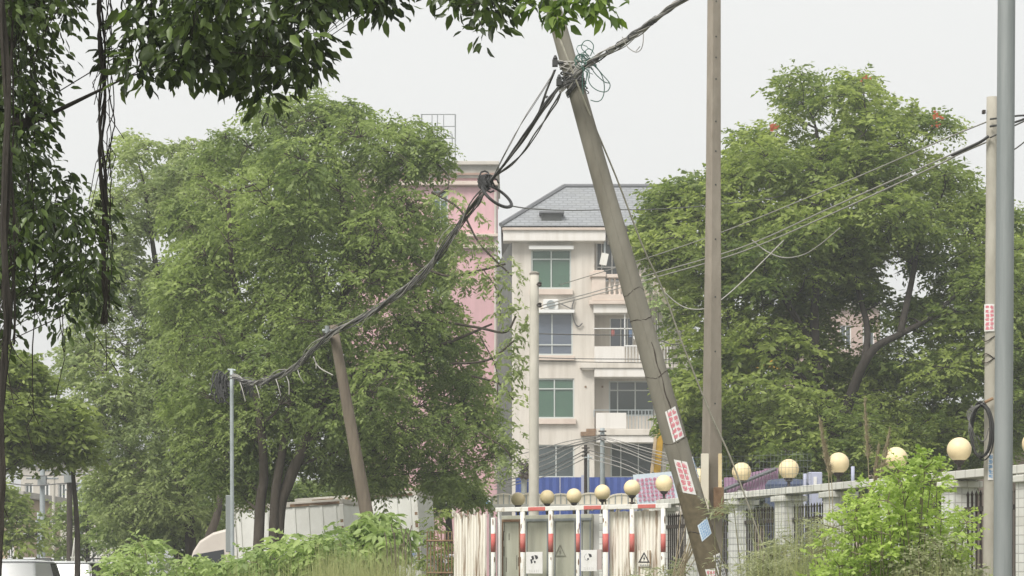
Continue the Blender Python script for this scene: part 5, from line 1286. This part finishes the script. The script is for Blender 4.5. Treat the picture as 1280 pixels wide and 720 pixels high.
# ---- paler tree at left behind
polyB = [(140,190),(160,172),(178,180),(200,190),(225,186),(262,175),(285,160),(300,190),(290,330),(300,500),(300,600),(270,660),(210,675),(150,672),(125,640),(112,560),(88,520),(84,470),(82,420),(96,380),(110,350),(100,300),(112,265),(130,225)]
limbB = [([Vector(G(240, 58))] + PT((238,680,58),(232,600,58),(220,500,58),(205,400,58),(190,300,58),(180,230,58)), .16, .04),
         ([Vector(G(160, 60))] + PT((163,690,60),(165,620,60),(158,520,60),(160,430,60)), .15, .05),
         ([Vector(G(262, 56))] + PT((258,690,56),(272,640,56),(282,560,56),(268,430,56.5),(262,300,57)), .13, .04)]
holesB = [[(172,290),(200,285),(232,300),(225,328),(190,322),(170,310)], [(132,290),(148,300),(150,322),(136,330)], [(176,395),(196,400),(190,415),(175,410)]]
make_tree('broadleaf_tree', 'paler loose-leaved tree left of the largest tree behind the thin steel post', 'tree', polyB, 58, 2.4, 260, .60, 38, 8, .13, .055, M['lf2'], M['bark'], limbB, holes=holesB, seed=5, droop=.4, mind=15, edge=5)
# ---- low-left tree under the banyan
polyC = [(-60,400),(0,425),(25,440),(60,470),(85,500),(115,520),(122,560),(100,590),(70,570),(30,585),(0,570),(-60,580)]
limbC = [([Vector(G(-12, 46))] + PT((-10,640,46),(-2,580,46),(10,520,46),(25,480,46)), .15, .06), ([Vector(G(95, 47))] + PT((97,680,47),(92,600,47),(86,540,47)), .07, .03)]
make_tree('broadleaf_tree', 'lime-green round tree low at the left edge under the banyan', 'tree', polyC, 46.5, 1.8, 95, .5, 34, 8, .13, .065, M['lf3'], M['bark'], limbC, seed=8, mind=13, edge=5)
polyD = [(-70,590),(0,600),(30,618),(50,640),(60,665),(40,690),(-70,695)]
make_tree('small_tree', 'small green tree behind the white van at far left', 'tree', polyD, 66, 1.6, 34, .55, 28, 8, .16, .07, M['lf3'], M['bark'], [([Vector(G(-5, 66))] + PT((-5,680,66),(0,640,66)), .1, .05)], seed=9, mind=13)
polyE = [(50,640),(75,610),(120,600),(150,640),(165,680),(140,700),(60,698)]
make_tree('small_tree', 'shaded small tree behind the estate car among the poles', 'tree', polyE, 74, 1.2, 24, .5, 20, 8, .16, .07, M['lf1'], M['bark'], [([Vector(G(110, 74))] + PT((110,690,74),(108,640,74)), .08, .04)], seed=10, mind=14)
polyF = [(120,560),(160,580),(330,592),(420,592),(540,596),(605,600),(600,625),(580,640),(540,645),(430,640),(300,690),(120,690)]
make_tree('understorey_tree', 'dark shaded tree mass behind the truck and container', 'tree', polyF, 66, 3, 90, .75, 34, 8, .2, .085, M['lf1'], M['bark'], [([Vector(G(400, 66))] + PT((400,690,66),(395,640,66)), .2, .1), ([Vector(G(220, 66))] + PT((222,690,66),(215,620,66)), .15, .08), ([Vector(G(560, 66))] + PT((562,690,66),(560,630,66)), .15, .08)], seed=14, mind=17)

# ---- right big tree
polyR = [(952,103),(1000,93),(1035,96),(1080,90),(1098,104),(1118,126),(1144,138),(1166,158),(1172,188),(1196,208),(1210,236),(1240,250),(1262,262),(1300,300),(1320,400),(1310,520),(1280,560),(1230,580),(1180,575),(1120,590),(1040,600),(960,598),(915,595),(890,560),(850,540),(830,500),(842,460),(826,420),(838,392),(840,338),(812,330),(792,310),(800,290),(818,270),(815,235),(850,225),(872,205),(900,215),(925,190),(922,160),(952,150),(985,140),(1020,180),(1000,140),(968,128)]
holesR = [[(1088,328),(1125,332),(1160,338),(1165,362),(1135,382),(1102,368)], [(1030,392),(1058,382),(1078,400),(1084,438),(1055,450),(1040,425)]]
limbR = [([Vector(G(1046, 55))] + PT((1046,640,55),(1040,570,54.8),(1030,505,54.6),(1022,460,54.6),(1018,400,55.2),(1022,320,56.3),(1030,240,56.3),(1020,160,56.4)), .21, .04),
         (PT((1040,560,54.8),(1062,500,54.4),(1076,462,54.2),(1095,434,54.2),(1125,418,54.4),(1165,395,55),(1215,350,55.6)), .15, .04),
         (PT((1030,505,54.6),(1000,470,54.4),(970,445,54.8),(930,440,56.4),(880,420,56.3)), .10, .03),
         (PT((1080,455,54.2),(1084,410,54.8),(1070,340,56.6),(1085,260,56.8),(1100,190,56.8)), .09, .03),
         (PT((1020,440,54.7),(985,380,55.4),(945,310,56.5),(935,240,56.5)), .10, .03),
         (PT((1125,418,54.4),(1140,350,55.4),(1150,300,56.5),(1175,250,56.6)), .09, .03)]
tR, CR = make_tree('tulip_tree', 'wide dark-limbed tree with a few orange blossoms rising behind the tiled wall', 'tree', polyR, 56.8, 3.2, 540, .66, 40, 9, .145, .068, M['lf4'], M['bark_dark'], limbR, holes=holesR, seed=21, droop=.25, twig=.42, jit=.8, flat=.42, mind=16, edge=5,
                   extra=[(1172,153,56.5),(1188,160,56.5)] + [(x, y, 53.4) for x, y in ((1040,545),(1018,562),(1062,562),(1046,590),(1000,540),(1078,532),(1030,522),(985,565),(1058,515),(1090,560),(1012,500),(1092,590),(1000,590))])
mb = MB()
for x, y, s_ in ((964,165,.07),(969,160,.05),(1081,98,.05),(1175,148,.07),(1171,156,.04)):
    for k in range(7):
        c = P(x, y, 53.5 if y < 340 else 53) + Vector((random.gauss(0, s_), random.gauss(0, s_), random.gauss(0, s_)))
        mb.add([c, c + Vector((s_*.7, 0, s_*.5)), c + Vector((0, -s_*.2, s_)), c + Vector((-s_*.6, 0, s_*.4))], [(0,1,2,3)])
mb.build('orange_blossom', M['flower'], tR)
mb = MB(); mb.tube(PT((1152,178,56.5),(1172,155,56.5)), [.03,.012], 5); mb.tube(PT((1078,98,56),(1082,140,56),(1070,160,56)), [.01,.02,.025], 5); build_split(mb, 'top_twig', M['bark'], tR)
polyS = [(1255,250),(1300,240),(1380,260),(1400,560),(1262,545),(1250,480),(1258,400)]
make_tree('broadleaf_tree', 'green tree filling the right frame edge behind the steel lamp post', 'tree', polyS, 66, 2.2, 80, .7, 32, 8, .18, .075, M['lf3'], M['bark'], [([Vector(G(1325, 66))] + PT((1325,600,66),(1320,450,66),(1325,330,66)), .22, .06)], seed=23, mind=20)
# understorey behind the tiled wall
polyT = [(905,470),(1000,500),(1100,500),(1300,505),(1300,600),(1240,640),(900,640),(890,560)]
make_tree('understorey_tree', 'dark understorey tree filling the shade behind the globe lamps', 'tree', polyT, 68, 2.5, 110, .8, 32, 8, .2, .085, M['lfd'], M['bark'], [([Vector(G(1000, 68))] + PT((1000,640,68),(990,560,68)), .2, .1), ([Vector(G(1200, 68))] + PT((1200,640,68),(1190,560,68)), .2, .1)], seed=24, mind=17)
polyU = [(846,480),(870,460),(905,480),(905,590),(888,600),(852,590),(845,540)]
make_tree('small_tree', 'slim green tree between the leaning and the straight pole', 'tree', polyU, 72, 1.3, 34, .55, 34, 8, .16, .07, M['lf3'], M['bark'], [([Vector(G(868, 72))] + PT((868,640,72),(868,560,72)), .1, .05)], seed=25, mind=13)
# hedge line behind the wall
# far wooded backdrop
C = []
rs2 = np.random.RandomState(44)
for i in range(420):
    x = rs2.uniform(-75, 75); y = rs2.uniform(150, 175); C.append((x, y, rs2.uniform(.5, 6.5 + 1.5*math.sin(x*.3))))
C = np.array(C); a = sprays(C, np.full(len(C), 1.6), 12, 6, .6, .3); o = leaf_mesh('distant_woodland', *a[:6], M['lf3'], None, kind='stuff'); tag(o, 'distant belt of trees closing the view behind the buildings', 'woodland')

# ================================================================== BANYAN in the foreground (11-14 m)
NY = 12.0
bt = thing('banyan_tree', (-3.75, 12.6, 0), 'dark banyan overhanging the top left with hanging aerial roots', 'tree')
polyN = [(-90,-140),(420,-140),(470,-60),(498,5),(470,22),(455,10),(432,8),(425,45),(452,60),(415,68),(395,60),(385,72),(412,92),(380,84),(350,98),(345,130),(330,136),(312,108),(285,115),(250,85),(238,105),(250,118),(210,112),(175,100),(170,138),(158,140),(150,95),(135,50),(118,40),(108,70),(80,60),(62,100),(55,140),(70,170),(60,195),(85,205),(118,215),(100,235),(128,262),(130,330),(128,395),(108,420),(82,440),(70,400),(48,378),(20,380),(2,420),(-90,500)]
polyN2 = [(505,-120),(760,-120),(766,12),(748,22),(728,0),(716,20),(704,34),(686,26),(660,0),(640,10),(632,30),(628,58),(600,72),(586,66),(572,44),(548,50),(535,28),(520,8)]
limbN = [([Vector((-3.75, 12.6, -.05)), Vector((-3.7, 12.6, 1.5)), Vector((-3.5, 12.5, 3.0)), Vector((-2.9, 12.3, 4.3)), Vector((-2.2, 12.1, 5.0)), Vector((-1.3, 12, 5.2)), Vector((-.4, 12, 5.1)), Vector((.35, 12, 4.85))], .32, .035),
         ([Vector((-3.5, 12.5, 3.0)), Vector((-3.3, 12.2, 3.6)), Vector((-2.9, 12.1, 3.9)), Vector((-2.5, 12.0, 3.9))], .12, .03),
         ([Vector((-3.7, 12.6, 2.0)), Vector((-3.2, 12.2, 2.6)), Vector((-2.75, 12.0, 2.9))], .08, .025)]
def banyan(poly, n, seed, Rr, per, depth=.9):
    C = sample_clumps(jag(poly, seed, 9), NY, depth, n, seed=seed, mind=15, edge=7); return C
C1 = banyan(polyN, 300, 31, .2, 1); C2 = banyan(polyN2, 40, 32, .2, 1, .5)
polyN3 = [(-90,-80),(66,-80),(60,100),(50,190),(92,230),(122,290),(122,385),(60,395),(30,368),(0,385),(-90,400)]
C3 = sample_clumps(polyN3, 13.6, .5, 120, seed=33, mind=13, edge=6)
CN = np.vstack([C1, C2])
br = grow(CN, limbN, 4, .006)
t = MB(); b = MB()
for sp, rr, main in br: (t if main else b).tube(sp, rr if main else [min(q, .012) for q in rr], 10 if main else 5, cap=main)
t.build('trunk', M['bark_dark'], bt, smooth=True); b.build('twigs', M['bark_dark'], bt, kind='stuff')
np.random.seed(77)
def banyan_leaves(C, per, Rr):
    C_ = np.repeat(C, per, 0); n = len(C_)
    u = norm(np.random.randn(n, 3)); p = C_ + u * (Rr * np.random.rand(n)[:, None] ** .5) * np.array([1.1, 1, .8])
    d_ = norm(u*np.array([1,1,.4])*.8 + np.array([0,0,-.55]) + np.random.randn(n,3)*.35); nr = norm(np.array([0,-.25,.8]) + np.random.randn(n,3)*.55)
    L = np.random.uniform(.058, .10, n) * np.where(C_[:,0] < -2.1, .72, 1.0); return p, d_, nr, L, L*np.random.uniform(.40,.52,n), np.clip(np.random.rand(n)**1.4, 0, 1)
p, d_, nr, L, W, ti = banyan_leaves(C1, 42, .16); p2, d2, nr2, L2, W2, ti2 = banyan_leaves(C2, 20, .13)
p3, d3, nr3, L3, W3, ti3 = banyan_leaves(C3, 44, .2)
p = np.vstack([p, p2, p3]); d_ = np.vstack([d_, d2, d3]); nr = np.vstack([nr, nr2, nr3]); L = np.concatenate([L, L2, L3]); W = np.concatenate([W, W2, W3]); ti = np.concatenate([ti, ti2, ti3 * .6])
px_ = 640 + p[:,0]*F/p[:,1]; py_ = HZ - (p[:,2]-EYE)*F/p[:,1]
inview = (px_ > 0) & (px_ < 1280) & (py_ > 0)
score = np.where(inview, L / p[:,1], 0); order = np.argsort(-score); big = order[:298]; rest = order[298:]
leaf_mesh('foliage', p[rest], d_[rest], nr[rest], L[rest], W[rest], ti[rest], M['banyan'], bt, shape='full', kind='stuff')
lv_ = []
for mm_ in (M['banyan1'], M['banyanl']):
    o = leaf_mesh('leaf', np.zeros((1,3)), np.array([[1.,0,0]]), np.array([[0,0,1.]]), np.array([1.]), np.array([.46]), np.array([.3]), mm_, None, shape='full'); me = o.data
    me.transform(Matrix.Translation(o.location)); lv_.append(me); bpy.data.objects.remove(o)
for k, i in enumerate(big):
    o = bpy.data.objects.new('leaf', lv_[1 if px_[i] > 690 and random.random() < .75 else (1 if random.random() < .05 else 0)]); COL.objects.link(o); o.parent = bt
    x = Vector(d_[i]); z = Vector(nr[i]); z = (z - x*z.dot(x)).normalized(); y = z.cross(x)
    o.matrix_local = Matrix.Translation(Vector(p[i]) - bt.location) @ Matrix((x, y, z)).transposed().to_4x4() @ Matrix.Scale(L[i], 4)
# young bright leaves at the right-hand spray
Cy = np.array([tuple(P(x, y, 11.7)) for x, y in ((700,12),(712,4),(735,6),(750,12),(690,22),(722,-6),(672,2),(745,-4),(704,24),(757,16))]); q = banyan_leaves(Cy, 13, .07)
leaf_mesh('young_foliage', *q, leafmat('banyan_young_mass', (.07, .12, .03), (.27, .38, .08), .4, .45), bt, shape='full', kind='stuff')
# aerial roots
def root_(pts, r_, n=1, seed=1, spread=.02, extra=0):
    rnd = random.Random(seed)
    for k in range(n):
        base = spline([P(*q) for q in pts], 7); ph = rnd.uniform(0, 6)
        g = MB(); g.tube([q + Vector((math.sin(i*.55+ph)*spread*rnd.uniform(.4,1), math.cos(i*.4+ph)*spread, 0)) for i, q in enumerate(base)], r_*rnd.uniform(.5, 1.2), 5)
        if k == 0:
            for j in range(extra):
                q = base[rnd.randrange(len(base))]; g.tube([q, q + Vector((rnd.uniform(-.05,.05), 0, -.06)), q + Vector((rnd.uniform(-.08,.08), 0, -rnd.uniform(.1,.3)))], .0025, 3)
        g.build('aerial_root', M['bark_dark'], bt)
root_([(126,-40,12),(127,60,12),(128,160,12),(129,260,12),(131,340,12),(130,405,12)], .0065, 6, 3, .02, 22)
root_([(137,-40,12),(136,60,12),(140,140,12),(135,200,12),(137,300,12),(134,390,12)], .0035, 3, 4, .02, 8)
root_([(4,-60,11),(6,100,11),(8,300,11),(6,420,11),(2,560,11),(-2,740,11)], .014, 3, 5, .015, 12)
root_([(14,-60,11.4),(12,200,11.4),(14,430,11.4)], .008, 3, 6, .02, 10)
root_([(44,120,12),(42,280,12),(43,400,12),(41,520,12)], .0032, 2, 7, .01, 4)
root_([(70,250,12),(69,330,12),(78,410,12),(80,440,12)], .0025, 2, 8, .01, 3)

# ================================================================== low vegetation
def bush(name, label, cat, clumps, Rr, per, nl, L_, W_, m, shape='rhomb', droop=.2, seed=1, jit=.75, group=None, flat=.8, twig=.18, stems=True):
    C = np.array([tuple(P(*c)) for c in clumps]); np.random.seed(seed)
    cx, cy = C[:,0].mean(), C[:,1].mean(); t = thing(name, (cx, cy, 0), label, cat, group)
    RR = Rr * np.random.uniform(.7, 1.3, len(C))
    a = sprays(C, RR, per, nl, L_, W_, droop=droop, jit=jit, flat=flat, twig=twig); leaf_mesh('foliage', *a[:6], m, t, shape=shape)
    g = MB(); rnd = random.Random(seed)
    for c in C:
        b0 = Vector((cx + (c[0]-cx)*.5 + rnd.uniform(-.2,.2), cy + (c[1]-cy)*.6, 0)); g.tube(spline([b0, b0.lerp(Vector(c), .5) + Vector((rnd.uniform(-.1,.1),0,.1)), Vector(c)], 4), [.012-.0009*i for i in range(9)], 5)
    for i in range(0, len(a[6]), 6): g.tube([C[i//per], a[6][i]], [.008,.003], 3, cap=False)
    g.build('stems', M['greenstem'], t); return t
rnd = random.Random(6)
def fill(poly, n, Y, dy=1.0, seed=1):
    rs = np.random.RandomState(seed); a = np.array(poly); out = []
    while len(out) < n:
        x, y = rs.uniform(a[:,0].min(), a[:,0].max()), rs.uniform(a[:,1].min(), a[:,1].max())
        if inpoly(np.array([x]), np.array([y]), poly)[0]: out.append((x, y, Y + rs.uniform(-dy, dy)))
    return out
bush('leafy_shrub', 'broad-leaved pale green shrub in front of the trucks at lower left', 'shrub', fill([(285,718),(300,703),(330,686),(352,676),(375,676),(400,672),(430,676),(440,704),(445,770),(270,780)], 52, 31, 1.2, 1), .26, 22, 7, .13, .062, M['shrub'], 'full', .35, 2, jit=.5, twig=.2)
bush('leafy_shrub', 'drooping large-leaved shrub right of the short leaning pole base', 'shrub', fill([(440,668),(462,658),(475,646),(490,646),(502,658),(506,674),(490,684),(480,680),(470,700),(445,705)], 20, 32.5, .5, 3), .17, 16, 7, .17, .075, M['shrub'], 'full', .55, 4, jit=.45, twig=.2)
bush('leafy_shrub', 'low lime and orange tipped bush beside the white cars', 'shrub', fill([(130,712),(150,695),(185,685),(215,690),(250,700),(280,705),(290,770),(120,770)], 44, 33, 1.2, 5), .24, 18, 8, .10, .045, M['shrub'], 'rhomb', .3, 5)
bush('lime_shrub', 'vivid lime-green feathery shrub before the tiled wall under two globe lamps', 'shrub', fill([(1112,605),(1122,585),(1140,572),(1165,568),(1172,590),(1180,620),(1200,640),(1215,648),(1205,668),(1195,700),(1200,780),(1030,780),(1020,720),(1028,690),(1050,640),(1085,612)], 125, 22.5, .8, 7), .15, 18, 8, .050, .034, M['lime'], 'rhomb', .0, 6, jit=.8, flat=.9, twig=.10)
bush('weed_clump', 'feathery grey-green weeds between the wall pillars', 'weeds', fill([(938,735),(945,705),(958,692),(990,680),(1005,655),(1030,640),(1038,660),(1030,700),(1035,780),(935,780)], 56, 24.5, .8, 8), .17, 20, 8, .07, .014, M['weed'], 'rhomb', .25, 7, jit=.7, twig=.16)
bush('weed_clump', 'olive green weeds under the lime shrub at the frame bottom', 'weeds', fill([(1140,700),(1170,670),(1200,690),(1215,715),(1220,780),(1130,780)], 36, 21.8, .5, 9), .14, 20, 8, .05, .022, M['weed'], 'rhomb', .2, 8)
bush('weed_clump', 'scrubby weeds at the foot of the rusty sheet and leaning pole', 'weeds', fill([(780,728),(800,722),(825,712),(840,706),(862,715),(850,770),(780,770)], 26, 31, .6, 10), .15, 14, 8, .07, .02, M['weed'], 'rhomb', .2, 9)
bush('weed_clump', 'sparse twig of leaves sprouting beside the straight pole foot', 'weeds', [(893,640,26.3),(905,642,26.2),(918,640,26.1),(900,705,26.2)], .10, 8, 8, .10, .016, M['weed'], 'rhomb', .1, 10, twig=.15)
bush('leafy_shrub', 'thin roadside shrub behind the barred gate near the container', 'shrub', fill([(533,660),(548,640),(566,655),(566,720),(533,720)], 12, 43, .6, 11), .2, 12, 7, .1, .04, M['lf3'], 'rhomb', .3, 11)
# grasses: blades
def grass(name, label, xr, Y, dy, hpx, n, m, seed, cat='grass', width=.006, lean=.25):
    rs = np.random.RandomState(seed); V = []; Fs = []; tint = []
    for i in range(n):
        y = Y + rs.uniform(-dy, dy); x = PX(rs.uniform(*xr), y); h = PZ(rs.uniform(*hpx), y); dx, dyy = rs.normal(0, lean, 2); w_ = width*rs.uniform(.6, 1.5); b = len(V)
        h0 = .0
        for k in range(5):
            t = k/4; cx = x + dx*t*t*h*.55; cy = y + dyy*t*t*h*.4; z = h*(t - .12*t**4*abs(dx)*3)
            V += [(cx - w_*(1-t*.9), cy, z), (cx + w_*(1-t*.9), cy, z)]
        for k in range(4): Fs.append((b+2*k, b+2*k+1, b+2*k+3, b+2*k+2))
        tint += [rs.rand()] * 10
    me = bpy.data.meshes.new(name); c = Vector((PX(sum(xr)/2, Y), Y, 0)); me.from_pydata([tuple(Vector(v)-c) for v in V], [], Fs); me.update(); at = me.attributes.new('tint', 'FLOAT', 'POINT'); at.data.foreach_set('value', tint); me.materials.append(m)
    o = bpy.data.objects.new(name, me); COL.objects.link(o); o.location = c; return tag(o, label, cat, kind='stuff')
grass('tall_grass', 'tall yellowish grass massed round the short leaning pole base', (395, 515), 28, 1.0, (672, 716), 1500, M['grass'], 1)
grass('tall_grass', 'fine grass in front of the lower left shrub', (290, 430), 27.5, .8, (690, 720), 500, M['grass'], 2)
grass('tall_grass', 'tall green grass blades before the middle wall pillars', (945, 1060), 23.5, .8, (600, 705), 260, M['grass'], 3, width=.005)
grass('tall_grass', 'grass along the frame bottom under the steel post', (1130, 1230), 20, .6, (680, 720), 220, M['grass'], 4, width=.005)
grass('tall_grass', 'grass tufts at the foot of the corrugated sheets', (770, 925), 30, .8, (695, 724), 260, M['grass'], 5, width=.005, lean=.4)
pg = thing('plume_grass', (PX(1085, 25), 25, 0), 'tall dry plumed reeds standing among the globe lamps', 'reeds')
rs = np.random.RandomState(3)
for (x0, y0, x1, y1) in ((1080, 500, 1086, 600), (1112, 540, 1100, 610), (1024, 528, 1036, 600), (1030, 560, 1040, 610), (1098, 560, 1092, 620)):
    g = MB(); a_, b_ = P(x0, y0, 25), P(x1, y1, 25); base = Vector((b_.x + .05, 25, 0)); g.tube(spline([base, b_, a_], 6), [.007-.0004*i for i in range(13)], 5); st_ = g.build('stalk', M['plume'], pg)
    g = MB()
    for k in range(240):
        t = rs.rand()**.8; p0 = a_.lerp(b_, t*.75); L_ = .05 + .10*t; e = p0 + Vector((rs.normal(.01, .022*(.4+t)), rs.normal(0, .02), rs.uniform(.02, .10))); g.tube([p0, p0.lerp(e, .5) + Vector((rs.normal(0,.004),0,.01)), e], [.0016,.0026,.001], 3, cap=False)
    g.build('plume', M['plume'], pg)
# bare dry stalks by the gate
ds = thing('dry_stalks', (PX(845, 30), 30, 0), 'bare grey stems leaning against the wall left of the muddy pole foot', 'dry stalks')
g = MB(); rnd = random.Random(8)
for k in range(16):
    a_ = Vector((PX(rnd.uniform(835, 850), 30), 30, 1.2)); b_ = P(rnd.uniform(845, 900), rnd.uniform(625, 680), 30 + rnd.uniform(-.3, .3)); g.tube(spline([a_ - Vector((0,0,1.2)), a_, b_], 5), .006, 4)
g.build('stem', M['plume'], ds)
# dry stalks before the container
ds2 = thing('dry_stalks', (PX(505, 31), 31, 0), 'few thin bare stems in front of the white container', 'dry stalks')
g = MB()
for k in range(9):
    x = rnd.uniform(485, 525); g.tube(spline([Vector((PX(x, 31), 31, 0)), P(x+rnd.uniform(-4,4), 700, 31), P(x + rnd.uniform(-10, 10), rnd.uniform(655, 680), 31)], 5), .007, 4)
g.build('stem', M['wood'], ds2)

# ================================================================== clutter at far left: poles, posts
cl_ = [(53, 570, 80, .11, 'galv_pale', 'pale steel mast, leftmost of the cluster between the far-left trees'), (67, 560, 82, .07, 'concrete_pale', 'pale slim mast right of the steel mast at far left'), (87, 565, 70, .10, 'bark', 'dark wooden pole in the far-left cluster behind the estate car'),
       (101, 600, 78, .09, 'galv_pale', 'pale post right of the dark wooden pole at far left'), (48, 640, 76, .06, 'galv_pale', 'short pale post behind the white van'), (25, 640, 72, .05, 'concrete', 'thin concrete post behind the white van at far left')]
for x, y, Y, r_, m_, lab in cl_:
    t, _ = pole('utility_pole', lab, (PX(x, Y), Y, 0), P(x, y, Y), r_, r_*.8, M[m_], 8)
    g = MB()
    for j in range(2): c = P(x, y + 12 + j*16, Y-.12); g.tube([c - Vector((.55, 0, 0)), c + Vector((.55, 0, 0))], .035, 5)
    if r_ > .09:
        c = P(x, y + 30, Y-.15); g.box(c.x-.14, c.x+.14, c.y-.15, c.y+.1, c.z-.2, c.z+.15)
    g.build('crossarm', M['galv'], t)
tr_ = thing('stepladder_frame', (PX(96, 68), 68, 0), 'white A-frame stand beyond the estate car', 'frame')
g = MB(); [g.tube([(PX(x0, 68), 68, 0), P(x1, 672, 68)], .035, 6) for x0, x1 in ((80, 94), (108, 95), (84, 97))]; build_split(g, 'leg', M['paintw'], tr_)
g = MB(); g.tube([P(88, 697, 68), P(102, 697, 68)], .03, 6); g.build('brace', M['paintw'], tr_)
for k, (y0, y1) in enumerate(((560, 575), (590, 585), (602, 606))):
    wire(('highest', 'middle', 'lowest')[k] + ' of three slack wires between the far-left masts', [(-5, y0, 80), (40, y0+5, 80), (87, y0+2, 76), (140, y1, 76)], .02, 'cable_grey')
lf = thing('picket_fence', (PX(150, 88), 88, 0), 'pale picket fence far behind under the left trees', 'fence')
for k in range(15):
    g = MB(); x = 108 + k*6.2; g.box(PX(x, 88)-.04, PX(x, 88)+.04, 88, 88.04, 0, PZ(668 + (k % 3), 88)); g.build('picket', M['paintw'], lf)
g = MB(); g.box(PX(104, 88), PX(198, 88), 88.045, 88.09, 2.0, 2.1); g.build('rail', M['paintw'], lf)

# ================================================================== thin haze over the far things
hz = bpy.data.materials.new('haze_air'); hz.use_nodes = True; hn = hz.node_tree; hn.nodes.clear()
pv = hn.nodes.new('ShaderNodeVolumePrincipled'); pv.inputs['Color'].default_value = (.95, .97, .97, 1); pv.inputs['Density'].default_value = .0016; pv.inputs['Anisotropy'].default_value = .2
ho = hn.nodes.new('ShaderNodeOutputMaterial'); hn.links.new(pv.outputs[0], ho.inputs['Volume'])
hb_ = MB().box(-1600, 1600, -220, 3100, -1.2, 34).build('haze', hz); tag(hb_, 'thin pale haze in the air over the whole place', 'haze', kind='stuff')
